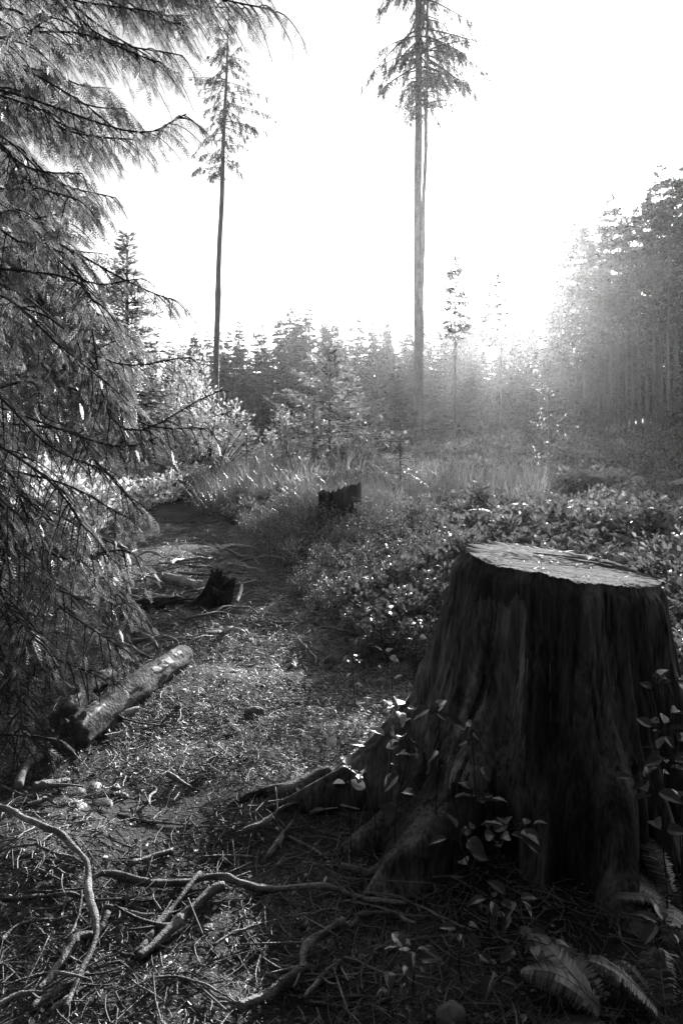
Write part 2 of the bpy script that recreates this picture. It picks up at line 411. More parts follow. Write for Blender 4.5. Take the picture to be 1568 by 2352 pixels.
l2 = at_ground(494, 41.0); H2 = 27.3
t2 = thing('slender_conifer', 'slender tall conifer leaning slightly, bare below a sparse crown, beyond the pale shrub', 'tree', l2)
mb = MB(); zz = np.linspace(-.6, H2, 50)
cxs = lambda z: np.interp(z, [0, 8, 10, 16, 21, 27.3], [.0, .12, .18, .42, .60, .86])
tube(mb, np.stack([cxs(zz) + .02*np.sin(zz*.9), 0*zz, zz], -1), np.interp(zz, [-.6, 0, 3, 9, 9.6, 10.4, 17, 22, H2], [.26, .22, .185, .165, .20, .155, .13, .085, .02]), 11, rough=.08, seed=8)
obj('trunk', mb.mesh('slender_trunk', True), M_trunk, t2)
k = 0
for z in np.arange(16.8, H2-.4, .17):
    for _ in range(2):
        k += 1
        ln = np.interp(z, [16, 17.5, 20, 23, H2], [1.3, 2.6, 3.2, 2.8, .6])*r.uniform(.4, 1.05)
        wb, fb = drooping_limb(np.array([float(cxs(z)), 0, z]), r.uniform(0, 2*np.pi), ln*r.uniform(.5, 1), r.uniform(-.5, .3), 400+k, r.uniform(.3, .6), 20, (.15, .034), .2, .022)
        o = obj('limb', wb.mesh('limb'), M_limb, t2)
        if fb.n: obj('foliage', fb.mesh('limb_foliage'), M_hero, o, kind='stuff')

# forest variants
FV = []
for i, kw in enumerate([
    dict(H=18, zb=2.0, R=2.6, trunk_r=.20, spacing=.55, per=5),
    dict(H=20, zb=8.0, R=2.4, trunk_r=.21, spacing=.55, per=4, sparse=.1),
    dict(H=22, zb=11.0, R=2.6, trunk_r=.22, spacing=.60, per=4, sparse=.15, top_pow=.6),
    dict(H=22, zb=13.5, R=2.3, trunk_r=.20, spacing=.55, per=4, sparse=.2, top_pow=.55),
    dict(H=19, zb=4.0, R=2.2, trunk_r=.18, spacing=.50, per=4, sparse=.15, droop=.4),
    dict(H=17, zb=1.0, R=3.0, trunk_r=.22, spacing=.50, per=6),
    dict(H=20, zb=11.0, R=.6, trunk_r=.10, spacing=.60, per=2, sparse=.4),
]):
    FV.append((conifer_meshes('forest_conifer', seed=20+i, atom=(.48, .17), step=.048, **kw), kw['H']))
protos = {}
def forest(px, d, top, v, label, group, name='forest_conifer', fol=None, wide=1.0):
    loc = at_ground(px, d); H = height_for(loc, top); s = H/FV[v][1]
    key = (name, v)
    if key not in protos:
        t = tree(name, FV[v][0], label, 'tree', loc, group, fol, rng.uniform(0, 6.28), s); protos[key] = t
    else: t = dup(protos[key], loc, rng.uniform(0, 6.28), s, label, group)
    t.scale = (s*wide, s*wide, s)
    return t
# far tree line across the clearing
LAB_FAR, GR_FAR = 'hazy conifer below the skyline tops of the far tree line', 'conifers of the far tree line'
SKYLINE = []
prof_x = [300, 400, 450, 500, 560, 600, 640, 665, 690, 710, 740, 760, 800, 820, 850, 880, 900, 940, 980, 1010, 1060]
prof_y = [800, 790, 760, 752, 745, 748, 730, 704, 725, 712, 735, 738, 742, 722, 745, 735, 738, 748, 735, 742, 760]
for px, top in zip(prof_x, prof_y):
    SKYLINE.append(forest(px + rng.normal()*5, rng.uniform(98, 108), top + rng.normal()*4, int(rng.choice([0, 4, 5, 0])), LAB_FAR, GR_FAR, wide=1.25))
for i in range(46):
    px = 290 + i*17.5 + rng.normal()*7
    forest(px, rng.uniform(104, 128), np.interp(px, prof_x, prof_y) + rng.uniform(2, 60), int(rng.choice([0, 0, 4, 5])), LAB_FAR, GR_FAR, wide=1.35)
for i in range(26):
    px = 400 + i*25 + rng.normal()*9
    forest(px, rng.uniform(82, 94), np.interp(px, prof_x, prof_y) + rng.uniform(60, 140), int(rng.choice([1, 5, 0, 2])), LAB_FAR, GR_FAR, wide=1.3)
for i in range(20):
    px = 1030 + i*15 + rng.normal()*5
    forest(px, rng.uniform(96, 112), rng.uniform(715, 800), int(rng.choice([0, 5])), LAB_FAR, GR_FAR)
th = forest(868, 100, 682, 6, 'thin spire-topped snag rising out of the far tree line', None, name='thin_conifer'); th.pop('group', None) if 'group' in th else None
# stand on the rising ground
LAB_ST, GR_ST = 'conifer deep inside the crowded stand, behind its outer trunks', 'conifers deep inside the stand'
FRONT = []
st = [(1045, 30, 588, 3), (1078, 150, 645, 3), (1108, 158, 662, 3), (1128, 70, 650, 3), (1168, 74, 705, 1), (1196, 72, 712, 3), (1222, 74, 706, 1), (1252, 66, 680, 2), (1270, 70, 668, 1),
      (1288, 58, 570, 1), (1302, 62, 545, 2), (1322, 60, 488, 3), (1340, 64, 525, 2), (1352, 56, 520, 1), (1372, 55, 528, 3), (1384, 60, 500, 2), (1400, 58, 450, 2), (1418, 52, 485, 3), (1436, 60, 478, 1), (1452, 55, 480, 3),
      (1466, 50, 470, 2), (1484, 54, 452, 1), (1500, 48, 430, 3), (1516, 52, 384, 2), (1534, 46, 420, 3), (1552, 50, 392, 1), (1572, 46, 385, 2), (1596, 48, 370, 3), (1620, 44, 360, 2), (1650, 47, 360, 1), (1690, 45, 340, 2), (1740, 46, 340, 3), (1800, 44, 330, 2)]
for px, d, top, v in st:
    FRONT.append(forest(px, d, top, v, LAB_ST, GR_ST, name='stand_conifer', wide=.6 if d > 100 else .85 if d < 40 else 1.0))
for i in range(40):
    px = 1060 + i*17 + rng.normal()*6; d = rng.uniform(66, 90)
    top = np.interp(px, [1050, 1130, 1160, 1270, 1300, 1400, 1520, 1800], [650, 690, 720, 715, 600, 520, 470, 420]) + rng.uniform(70, 190)
    forest(px, d, top, int(rng.choice([1, 2, 3])), LAB_ST, GR_ST, name='stand_conifer')
for i in range(34):
    px = 1290 + i*16 + rng.normal()*6
    forest(px, rng.uniform(62, 84), np.interp(px, [1290, 1500, 1800], [800, 690, 640]) + rng.uniform(-60, 90), int(rng.choice([0, 5, 4])), LAB_ST, GR_ST, name='stand_conifer', wide=1.3)
forest(1150, 41, 505, 6, 'thin half-dead conifer with a tufted tip poking up beside the sun glare', None, name='spindly_conifer')
# young dense conifers in front of both
LAB_Y, GR_Y = 'young bushy conifer at the foot of the tall stand', 'young conifers at the foot of the stand'
for px, d, top, v in [(1060, 48, 880, 5), (1010, 52, 850, 5), (1110, 50, 870, 0), (1150, 46, 890, 5), (1215, 46, 860, 5), (1255, 44, 840, 5), (1290, 43, 860, 0), (1320, 46, 880, 5), (1350, 44, 900, 5), (1180, 52, 850, 0), (1085, 54, 830, 0), (985, 58, 860, 0), (1395, 48, 905, 5), (1560, 42, 880, 5)]:
    forest(px, d, top, v, LAB_Y, GR_Y, name='young_conifer', wide=1.9)
forest(1600, 34, 640, 5, 'dark dense conifer at the edge of the stand, nearest to the clearing', None, name='dark_conifer', wide=1.1)
LAB_L, GR_L = 'dim conifer behind the drooping cedar', 'conifers behind the drooping cedar'
for i in range(14):
    px = -340 + i*46 + rng.normal()*8
    forest(px, rng.uniform(48, 66), rng.uniform(640, 760) if px > 120 else rng.uniform(300, 560), int(rng.choice([0, 5])), LAB_L, GR_L, name='dim_conifer')

# unseen forest-edge conifers, added to shade the near ground from the sky behind
rb = np.random.default_rng(44)
for i in range(16):
    a = math.radians(200 + i*9.3); dd = rb.uniform(7, 15); x_, y_ = dd*math.cos(a)*1.2, dd*math.sin(a)
    loc = np.array([x_, y_, float(terrain(x_, y_))])
    t = dup(protos[('dark_conifer', 5)], loc, rb.uniform(0, 6.28), 1.0, 'unseen dense conifer added behind the viewpoint to shade the near ground', 'unseen conifers added for shade')
    k_ = rb.uniform(.95, 1.25); t.scale = (k_*1.1, k_*1.1, k_); t.name = 'shade_conifer'

# saplings and middle trees
def sapling(name, px, d, top, label, base_py=None, fol=M_hemlock, cat='tree', **kw):
    loc = at_ground(px, d); H = height_for(loc, top)
    a = dict(zb=.25, R=H*.22, trunk_r=.012*H+.01, spacing=.17, per=4, atom=(.13, .035), step=.055, droop=.2, hang=.25, elev=(-.1, .7)); a.update(kw)
    me = conifer_meshes(name, H, seed=int(px*7+d), **a)
    return tree(name, me[:3], label, cat, loc, None, fol)
sapling('young_hemlock', 757, 25, 792, 'young hemlock with layered boughs standing in the middle of the clearing', R=3.1, trunk_r=.06, spacing=.19, per=5, atom=(.20, .065), step=.05, top_pow=.8, droop=.12, sparse=.12)
sapling('young_hemlock', 798, 27, 845, 'shorter young hemlock just behind the layered one in the clearing', R=2.4, trunk_r=.05, spacing=.22, per=5, atom=(.20, .06), step=.07)
sapling('dark_sapling', 905, 30, 845, 'dark bushy sapling beside the forked conifer trunk, toward the hemlocks', R=1.5, spacing=.22, per=5, atom=(.22, .07), step=.08, fol=M_conifer)
sapling('dark_sapling', 990, 33, 880, 'dark low bushy sapling just behind the forked conifer trunk', R=1.5, spacing=.22, per=5, atom=(.22, .07), step=.08, fol=M_conifer)
sapling('spindly_spruce', 566, 19, 952, 'spindly little spruce with short tiers at the edge of the sunlit shrub', R=.55, spacing=.12, per=4, atom=(.10, .03), step=.04)
sapling('feathery_sapling', 918, 13.5, 970, 'feathery pale sapling standing before the forked conifer trunk', R=.62, spacing=.10, per=4, atom=(.10, .02), step=.035, droop=.35, fol=M_grass)
sapling('tiny_sapling', 720, 23, 905, 'small pale sapling beside the layered hemlock', R=.55, spacing=.13, per=4, atom=(.14, .05), step=.05, fol=M_bright)
sapling('far_hemlock', 292, 18, 540, 'spire-topped hemlock with upcurved boughs behind the drooping cedar', R=1.9, zb=1.0, spacing=.19, per=6, atom=(.22, .065), step=.05, trunk_r=.11, droop=.28, top_pow=1.0, tipw=.5)
sapling('dark_sapling', 640, 34, 900, 'dim narrow sapling against the shadowed tree line', R=.8, spacing=.22, atom=(.22, .07), step=.09, fol=M_conifer)

# leafy shrubs / broadleaf
def bush_meshes(name, H, R, n_stem, n_leaf, L, Wd, seed, kind='diamond', dome=.6, low=.15, stem_r=.006, upright=.3):
    r = np.random.default_rng(seed); wb, fb = MB(), MB()
    P, D = [], []
    per = n_leaf // n_stem
    for i in range(n_stem):
        a = r.uniform(0, 2*np.pi); q = r.uniform(0, 1)**.6*R; h = H*(1 - dome*(q/R)**2)*r.uniform(.6, 1.05)
        tip = np.array([q*math.cos(a), q*math.sin(a), h]); b0 = np.array([.25*q*math.cos(a), .25*q*math.sin(a), -.04])
        mid = b0*.5 + tip*.5 + r.normal(size=3)*.08*H + np.array([0, 0, .08*H])
        st = spline([b0, mid, tip], 7)
        tube(wb, st, np.linspace(stem_r, stem_r*.4, 7), 4, cap=False)
        v = np.clip(low + (1-low)*r.uniform(0, 1, per)**.75, 0, 1)
        pp = np.stack([np.interp(v, np.linspace(0, 1, 7), st[:, j]) for j in range(3)], -1)
        oo = unit(r.normal(size=(per, 3))*np.array([1, 1, .5]))
        P.append(pp + oo*R*.10*r.uniform(.2, 1.3, per)[:, None]); D.append(oo + np.array([0, 0, upright]) + unit(tip-b0)*.3)
    P, D = np.concatenate(P), np.concatenate(D)
    s = r.uniform(.6, 1.2, len(P))
    leaves(fb, P, D, rnd(len(P), r)*.55 + np.array([0, 0, 1.]), L*s, Wd*s, kind)
    return wb.mesh(name+'_stems'), fb.mesh(name+'_leaves')
def bush(name, me, fol, label, cat, loc, group=None, rz=0, sc=1.0):
    t = thing(name, label, cat, loc, group, rz); t.scale = (sc,)*3 if np.isscalar(sc) else sc
    a = obj('stems', me[0], M_limb, t); b = obj('foliage', me[1], fol, t, kind='stuff'); KIDS[t.name] = [a, b]
    return t
loc = at_ground(462, 21); H = height_for(loc, 815)
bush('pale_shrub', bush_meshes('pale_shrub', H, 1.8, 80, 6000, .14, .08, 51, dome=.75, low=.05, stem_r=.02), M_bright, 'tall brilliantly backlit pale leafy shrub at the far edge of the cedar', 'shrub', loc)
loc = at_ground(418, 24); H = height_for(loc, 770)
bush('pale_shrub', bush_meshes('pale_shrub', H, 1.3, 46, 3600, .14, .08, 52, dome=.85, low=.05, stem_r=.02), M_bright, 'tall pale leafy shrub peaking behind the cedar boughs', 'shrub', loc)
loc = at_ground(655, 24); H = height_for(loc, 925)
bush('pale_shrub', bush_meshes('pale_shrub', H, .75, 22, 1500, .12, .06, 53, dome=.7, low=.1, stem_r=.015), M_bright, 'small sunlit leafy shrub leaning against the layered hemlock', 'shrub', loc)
lowp = bush_meshes('low_pale_shrub', 1.0, .8, 26, 1000, .095, .055, 54, low=.05)
GP, LP = 'low sunlit shrubs at the clearing edge', 'low sunlit leafy shrub at the clearing edge beyond the cedar'
first = None
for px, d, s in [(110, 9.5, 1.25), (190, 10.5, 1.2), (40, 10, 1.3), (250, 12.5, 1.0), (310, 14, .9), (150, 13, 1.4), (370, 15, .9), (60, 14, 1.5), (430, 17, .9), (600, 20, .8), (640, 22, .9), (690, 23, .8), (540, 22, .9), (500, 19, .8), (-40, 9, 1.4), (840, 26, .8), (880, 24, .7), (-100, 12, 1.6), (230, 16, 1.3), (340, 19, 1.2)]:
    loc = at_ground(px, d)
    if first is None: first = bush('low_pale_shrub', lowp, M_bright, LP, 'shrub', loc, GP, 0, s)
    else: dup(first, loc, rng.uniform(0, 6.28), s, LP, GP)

# ------------------------------------------------------------------ the drooping cedar
def frond_proto(nb, curl=.18, sub=0):
    V, Q = [], []
    def quad(a, d, wd, w0, w1):
        a = np.array(a, float); d = np.array(d, float); s = np.array([-d[1], d[0]])/np.hypot(*d)*wd
        m = a + d*.4; e = a + d
        i = len(V)
        V.extend([[a[0], a[1], w0], [m[0]-s[0], m[1]-s[1], (w0+w1)/2], [e[0], e[1], w1], [m[0]+s[0], m[1]+s[1], (w0+w1)/2]]); Q.append([i, i+1, i+2, i+3])
    w = lambda u: -curl*u*u
    quad([0, 0], [1, 0], .016, 0, w(1))
    for i in range(nb):
        u = .06 + .90*i/nb; sg = -1 if i % 2 else 1
        ln = .36*(1 - u*.75)*(.45 + .55*min(1, u/.25))
        d = np.array([ln*.72, sg*ln*.75])
        quad([u, 0], d, .034, w(u), w(u) - .05*ln)
        if sub:
            for f in (.35, .68):
                p = np.array([u, 0]) + d*f
                quad(p, [ln*.34, -sg*ln*.06], .015, w(u)-.03*ln, w(u)-.06*ln)
    return np.array(V), [np.array(Q)]
FR_NEAR, FR_FAR = frond_proto(12, .25, 0), frond_proto(10, .2, 0)
def cedar_limb(base, tip, seed, proto, fl=(.065, .135), gap=.065, sub=.42, r0=.011, arch=.25, upturn=.0, keep=None):
    r = np.random.default_rng(seed); wb, fb = MB(), MB()
    base, tip = np.asarray(base, float), np.asarray(tip, float)
    ln = np.linalg.norm(tip-base)
    mid = base*.5 + tip*.5 + np.array([0, 0, arch*ln*.5]) + r.normal(size=3)*.05*ln
    q3 = base*.2 + tip*.8 + np.array([0, 0, arch*ln*.12 - upturn]) + r.normal(size=3)*.03*ln
    n = 18; lim = spline([base, mid, q3, tip], n); s = np.linspace(0, 1, n)
    tube(wb, lim, np.interp(s, [0, 1], [r0, .004]), 6, rough=.1, seed=seed)
    T = unit(np.gradient(lim, axis=0))
    P, D, N, L = [], [], [], []
    ns = int(ln/gap)
    for i in range(ns):
        q = .12 + .88*(i + r.uniform(0, 1))/ns
        o = np.array([np.interp(q, s, lim[:, j]) for j in range(3)]); t = T[min(n-1, int(q*n))]
        side = unit(np.cross(t, [0, 0, 1.]))*(1 if i % 2 else -1)
        h = sub*r.uniform(.5, 1.15)*(1 - .55*q)
        u = np.linspace(0, 1, 6)[:, None]
        d0 = unit(t*.7 + side*r.uniform(.4, .9) + r.normal(size=3)*.15)
        st = o + d0*h*u - np.array([0, 0, 1.])*h*.75*u**1.8
        tube(wb, st, np.linspace(.005, .0018, 6), 3, cap=False)
        m = max(3, int(h/.024)); v = np.sort(r.uniform(.08, 1, m))
        pp = np.stack([np.interp(v, u[:, 0], st[:, j]) for j in range(3)], -1)
        tt = unit(st[-1]-st[0]); sd2 = unit(np.cross(tt, [0, 0, 1.]))
        sg = np.where(np.arange(m) % 2, 1, -1)[:, None]
        P.append(pp); D.append(tt*.55 + sd2*sg*r.uniform(.3, .9, (m, 1)) - np.array([0, 0, .75])*r.uniform(.5, 1.3, (m, 1)) + r.normal(size=(m, 3))*.15)
        N.append(np.cross(tt, sd2)[None]*.4 + r.normal(size=(m, 3))*.45 + np.array([0, -.4, .5])); L.append(r.uniform(fl[0], fl[1], m)*(1 - .25*v))
    if P:
        P, D, N, L = map(np.concatenate, (P, D, N, L))
        if keep is not None: q_ = keep(P, r); P, D, N, L = P[q_], D[q_], N[q_], L[q_]
        leaves(fb, P, D, N, L, L, proto=proto)
    return wb, fb
def thin(P, r):                                            # boughs are patchy: open windows between them
    px, py = CX + P[:, 0]/P[:, 1]*F, HOR + (EYE - P[:, 2])/P[:, 1]*F
    k = .35 + .65*smooth(-.30, -.02, fbm(px/85, py/60, P[:, 1]*.8, 33, 2))
    win = smooth(930, 985, py)*smooth(1190, 1120, py)*smooth(10, 60, px)*smooth(420, 360, px)
    win = np.maximum(win, smooth(815, 850, py)*smooth(1060, 1000, py)*smooth(300, 400, px)*.65)
    return r.random(len(P)) < k*(1 - .80*win)
def cedar(name, label, px, d, H, trunk_r, limbs, proto, **kw):
    loc = at_ground(px, d)
    t = thing(name, label, 'tree', loc)
    mb = MB(); zz = np.linspace(-.3, H, 24)
    tube(mb, np.stack([.05*np.sin(zz), 0*zz, zz], -1), trunk_r*(1-.8*np.clip(zz/H, 0, 1))*(1+.6*np.exp(-np.clip(zz, 0, 9)/.4)), 14, rough=.12, seed=2)
    obj('trunk', mb.mesh(name+'_trunk', True), M_trunk, t)
    r = np.random.default_rng(int(abs(px))+3)
    for i, (tx, ty, td, up) in enumerate(limbs):
        tip = W(tx, ty, td) - loc
        bz = np.clip(tip[2] + np.linalg.norm(tip[:2])*r.uniform(.05, .35), .4, H*.97)
        wb, fb = cedar_limb([0, 0, bz], tip, int(abs(px))*100+i, proto, upturn=up, keep=(lambda P, r: thin(P + loc, r)), **kw)
        o = obj('limb', wb.mesh('cedar_limb'), M_limb, t)
        if fb.n: obj('foliage', fb.mesh('cedar_foliage'), M_cedar, o, kind='stuff')
    return t
outx = lambda y: np.interp(y, [-200, 0, 60, 130, 200, 260, 300, 330, 450, 520, 700, 800, 860, 900, 980, 1060, 1150, 1250, 1350, 1450, 1520, 1600, 1680, 1750, 1800],
                              [420, 420, 425, 420, 390, 330, 290, 275, 262, 270, 320, 380, 470, 530, 500, 460, 350, 330, 310, 290, 250, 150, 110, 90, 40])
rr = np.random.default_rng(11)
limbsA = [(432, 62, 4.6, .05), (420, 128, 4.3, 0), (428, 262, 4.0, .1), (322, 322, 4.4, 0), (270, 300, 4.7, 0), (268, 455, 4.8, 0), (410, 170, 4.9, 0),
          (640, 28, 4.2, 0), (560, 20, 4.4, 0), (600, -30, 4.3, 0), (500, -20, 4.5, 0), (470, 40, 4.7, 0),
          (330, 640, 4.3, .1), (400, 690, 4.6, .1), (440, 820, 4.6, .1), (500, 900, 4.2, .25), (480, 985, 4.3, .1), (270, 900, 3.9, 0), (240, 1080, 3.7, .0), (350, 1010, 4.5, 0),
          (330, 1180, 4.4, 0), (320, 1280, 4.2, 0), (305, 1400, 4.0, 0), (280, 1490, 3.9, 0), (240, 1560, 3.8, 0), (130, 1700, 3.3, 0), (60, 1720, 3.2, 0)]
for i in range(34):
    y = rr.uniform(-120, 1650); x = outx(y)*rr.uniform(.15, .92)
    if 860 < y < 1190: continue
    limbsA.append((x, y, rr.uniform(3.3, 5.4), rr.uniform(0, .1)))
for i in range(10):
    y = rr.uniform(1150, 1650); limbsA.append((outx(y)*rr.uniform(.3, .95), y, rr.uniform(3.4, 4.6), 0))
cedar('drooping_cedar', 'large cedar with drooping feathery boughs overhanging the path', -330, 5.2, 8.5, .26, limbsA, FR_NEAR)
limbsB = []
for i in range(44):
    y = rr.uniform(150, 1000); x = min(outx(y)*rr.uniform(.3, 1.0) - 10, 290)
    limbsB.append((x, y, rr.uniform(7.5, 9.8), 0))
cedar('sunlit_cedar', 'sunlit cedar half hidden behind the drooping cedar boughs', -120, 10.0, 13.0, .3, limbsB, FR_FAR, fl=(.16, .28), gap=.13, sub=.8, r0=.03)

# ------------------------------------------------------------------ stumps
TOPZ = lambda xr, yr: 1.012 - .135*xr + .02*yr
SC = np.array([(1279-CX)/F*3.0, 3.0, 0]); SC[2] = terrain(SC[0], SC[1])
stump = thing('cut_stump', 'big sawn tree stump with flared roots and a cracked pale top', 'stump', (SC[0], SC[1], 0))
NT, NZ = 640, 130
th = np.linspace(0, 2*np.pi, NT, endpoint=False); tz = np.linspace(0, 1, NZ)**.9
lobes = [(180, .76, .33, 15), (199, .50, .24, 13), (220, .58, .30, 15), (247, .28, .28, 12), (268, .38, .30, 14), (296, .30, .3, 14), (322, .24, .30, 14), (352, .08, .32, 15), (25, .2, .28, 16), (70, .4, .26, 16), (110, .4, .28, 16), (145, .5, .26, 16)]
def top_r(t):
    return .388*(1 + .035*np.cos(2*t+.4) + .02*np.cos(3*t+2) + .018*np.cos(5*t+1) + .02*noise(np.cos(t)*4, np.sin(t)*4, 1, 5) + .010*noise(np.cos(t)*14, np.sin(t)*14, 1, 6) + .005*noise(np.cos(t)*45, np.sin(t)*45, 1, 7))
R0 = top_r(th)
ztop = TOPZ(R0*np.cos(th), R0*np.sin(th)) + .008*noise(np.cos(th)*9, np.sin(th)*9, 4, 3) + .004*noise(np.cos(th)*40, np.sin(th)*40, 4, 3)
zb = -.12
Zg = ztop[None] + (zb - ztop[None])*tz[:, None]
depth = np.clip(1.0 - Zg, 0, 2)
swirl = .10*depth
Rg = R0[None] + .02*depth
for (c, amp, hh, wd) in lobes:
    dth = (np.degrees(th)[None] - c + 180) % 360 - 180
    A_z = amp*np.exp(-np.clip(Zg, -.03, 2)/hh)*(1 + .16*noise(Zg*9, c, 3, 12))
    dth = dth + 5*noise(Zg*3.5, c, 5, 13)*np.clip(depth*1.5, 0, 1)
    wz = np.degrees(.075 + .10*np.exp(-A_z*1.5))/(.40 + .8*A_z)*wd/15
    Rg = Rg + A_z*np.exp(-(np.abs(dth)/wz)**1.7) + .035*np.exp(-(dth/13)**2)*np.clip(depth*2, 0, 1)*np.exp(-depth*.3)
ct, stn = np.cos(th)[None], np.sin(th)[None]
fib = fbm(ct*9, stn*9, Zg*1.1, 60, 3)*.024*np.clip(depth*6, 0, 1) + noise(ct*26, stn*26, Zg*2.0, 66)*.012 - (1-np.abs(fbm(ct*7, stn*7, Zg*.8, 64, 2)))**5*.030*np.clip(depth*6, 0, 1) + (1-np.abs(noise(ct*48, stn*48, Zg*2.2, 69))*2)*.005
groove = -(.035*np.exp(-((np.mod(np.degrees(th)-231+180, 360)-180)/2.6)**2) + .03*np.exp(-((np.mod(np.degrees(th)-305+180, 360)-180)/2.2)**2))[None]*np.clip(depth*5, 0, 1)
Rg = Rg + fib + groove + .012*fbm(ct*3*Rg*3, stn*3*Rg*3, Zg*5, 80, 3)*np.clip(depth*1.3, 0, 1)
Rg = R0[None] + (Rg - R0[None])*smooth(0, .07, ztop[None]-Zg)
V = np.stack([Rg*ct, Rg*stn, Zg], -1).reshape(-1, 3)
i = np.arange(NZ-1)[:, None]*NT; j = np.arange(NT)[None]; jn = (j+1) % NT
M_weath_skylit = bark_mat('weathered_skylit_wood', .05, .40, 14, (1, 1, .07), 1.0, .85, 90, .15, patch=(5.0, .5, 1.4))
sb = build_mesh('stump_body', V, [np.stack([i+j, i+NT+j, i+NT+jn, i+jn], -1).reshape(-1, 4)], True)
sb.materials.append(M_stump); sb.materials.append(M_weath_skylit)
# bare weathered streaks with skylight painted into their pale tone, mostly on one face
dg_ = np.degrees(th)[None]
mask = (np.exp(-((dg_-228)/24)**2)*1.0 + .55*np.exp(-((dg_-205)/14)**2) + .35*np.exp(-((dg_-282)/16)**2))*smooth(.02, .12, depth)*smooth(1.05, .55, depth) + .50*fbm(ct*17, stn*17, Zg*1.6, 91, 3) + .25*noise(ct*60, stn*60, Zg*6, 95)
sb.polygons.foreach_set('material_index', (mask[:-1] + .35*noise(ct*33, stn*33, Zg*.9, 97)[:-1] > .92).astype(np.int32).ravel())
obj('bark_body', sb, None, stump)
# sawn face: polar sheet with saw lines, a step and a crack
NR = 90
rr_ = np.linspace(0, 1, NR)
Xd = rr_[:, None]*(R0*.999)[None]*np.cos(th)[None]; Yd = rr_[:, None]*(R0*.999)[None]*np.sin(th)[None]
edgeZ = ztop[None] - TOPZ(R0*np.cos(th), R0*np.sin(th))[None]
Zd = TOPZ(Xd, Yd) + edgeZ*rr_[:, None]**8
def on_top(px, py):
    dx, dz = (px-CX)/F, -(py-HOR)/F
    # EYE + dz*d = TOPZ(dx*d - SCx, d - SCy)
    d = (1.012 + .135*SC[0] - .02*SC[1] - EYE)/(dz + .135*dx - .02)
    return np.array([dx*d - SC[0], d - SC[1]])
def seg_d(ax, bx):
    ab = bx-ax; L2 = ab@ab
    t = np.clip(((Xd-ax[0])*ab[0] + (Yd-ax[1])*ab[1])/L2, 0, 1)
    ddx, ddy = Xd-ax[0]-t*ab[0], Yd-ax[1]-t*ab[1]
    sgn = np.sign(ab[0]*(Yd-ax[1]) - ab[1]*(Xd-ax[0]))
    return np.hypot(ddx, ddy), sgn, t
ca = [on_top(1232, 1272), on_top(1300, 1281), on_top(1369, 1293), on_top(1440, 1310), on_top(1512, 1326)]
wob = .004*noise(Xd*30, Yd*30, 1, 9)
for k_, (a_, b_) in enumerate(zip(ca[:-1], ca[1:])):
    dd, sg, tt = seg_d(a_, b_)
    Zd -= .045*np.exp(-((dd+wob)/(.008 + .004*k_))**2)
b0 = on_top(1247, 1259); dd, sg, tt = seg_d(b0, ca[2]); Zd -= .018*np.exp(-((dd+wob)/.005)**2)
# far slab lies slightly proud of the crack
ab = ca[-1]-ca[0]; side = (ab[0]*(Yd-ca[0][1]) - ab[1]*(Xd-ca[0][0]))/np.hypot(*ab) + wob
inside = 1 - rr_[:, None]**10
Zd += .015*smooth(0, .006, side)*inside*smooth(ca[0][0]-.02, ca[-1][0], Xd)**.7
saw = .0008*np.sin((Xd*.35+Yd*.94)*260 + 3*noise(Xd*3, Yd*3, 0, 3)) * smooth(-.3, .3, noise(Xd*5, Yd*5, 2, 4))
Zd += saw + .0007*noise(Xd*6, Yd*40, 1, 21) + .0009*noise(Xd*30, Yd*110, 1, 22) + .0012*noise(Xd*11, Yd*11, 1, 24) + .0015*np.clip(noise(Xd*40, Yd*60, 2, 27), .2, 1)
V = np.stack([Xd, Yd, Zd], -1).reshape(-1, 3)
i = np.arange(NR-1)[:, None]*NT
obj('cut_face', build_mesh('stump_top', V, [np.stack([i+j, i+NT+j, i+NT+jn, i+jn], -1).reshape(-1, 4)], True), M_cut, stump)
rk = np.random.default_rng(9); q_ = rk.uniform(-.33, .33, (150, 2)); q_ = q_[np.hypot(*q_.T) < .34]
P = np.stack([q_[:, 0], q_[:, 1], TOPZ(q_[:, 0], q_[:, 1]) + .006 + .015*(((ab[0]*(q_[:, 1]-ca[0][1]) - ab[1]*(q_[:, 0]-ca[0][0])) > 0) & (q_[:, 0] > ca[0][0]))], -1)
mb = MB(); leaves(mb, P, rk.normal(size=(len(P), 3))*np.array([1, 1, .25]), rk.normal(size=(len(P), 3))*.3 + np.array([0, 0, 1]), rk.gamma(2, .010, len(P)) + .006, rk.uniform(.001, .006, len(P)), 'sliver')
obj('debris', mb.mesh('stump_top_debris'), M_deadleaf, stump, kind='stuff')
def stump_root(pts, rad, seed, name='root', mat=None):
    P = G([p[0] for p in pts], [p[1] for p in pts])
    P[:, 2] += np.array([p[2] if len(p) > 2 else .0 for p in pts])
    n = 36; c = spline(P, n); mb = MB()
    tube(mb, c - np.array([SC[0], SC[1], 0]), np.interp(np.linspace(0, 1, n), np.linspace(0, 1, len(rad)), rad), 14, rough=.3, seed=seed)
    return obj(name, mb.mesh('stump_root', True), mat or M_stump, stump)
stump_root([(760, 1800, .03), (700, 1812, .015), (620, 1826, .008), (540, 1852, .0), (470, 1905, -.02)], [.05, .036, .03, .022, .010], 1)
stump_root([(960, 1800, .06), (890, 1825, .03), (820, 1850, .0), (745, 1880, -.02)], [.06, .045, .03, .012], 2)
stump_root([(1110, 1850, .14), (1060, 1900, .06), (985, 1950, .02), (900, 1990, -.02)], [.09, .055, .035, .015], 3)
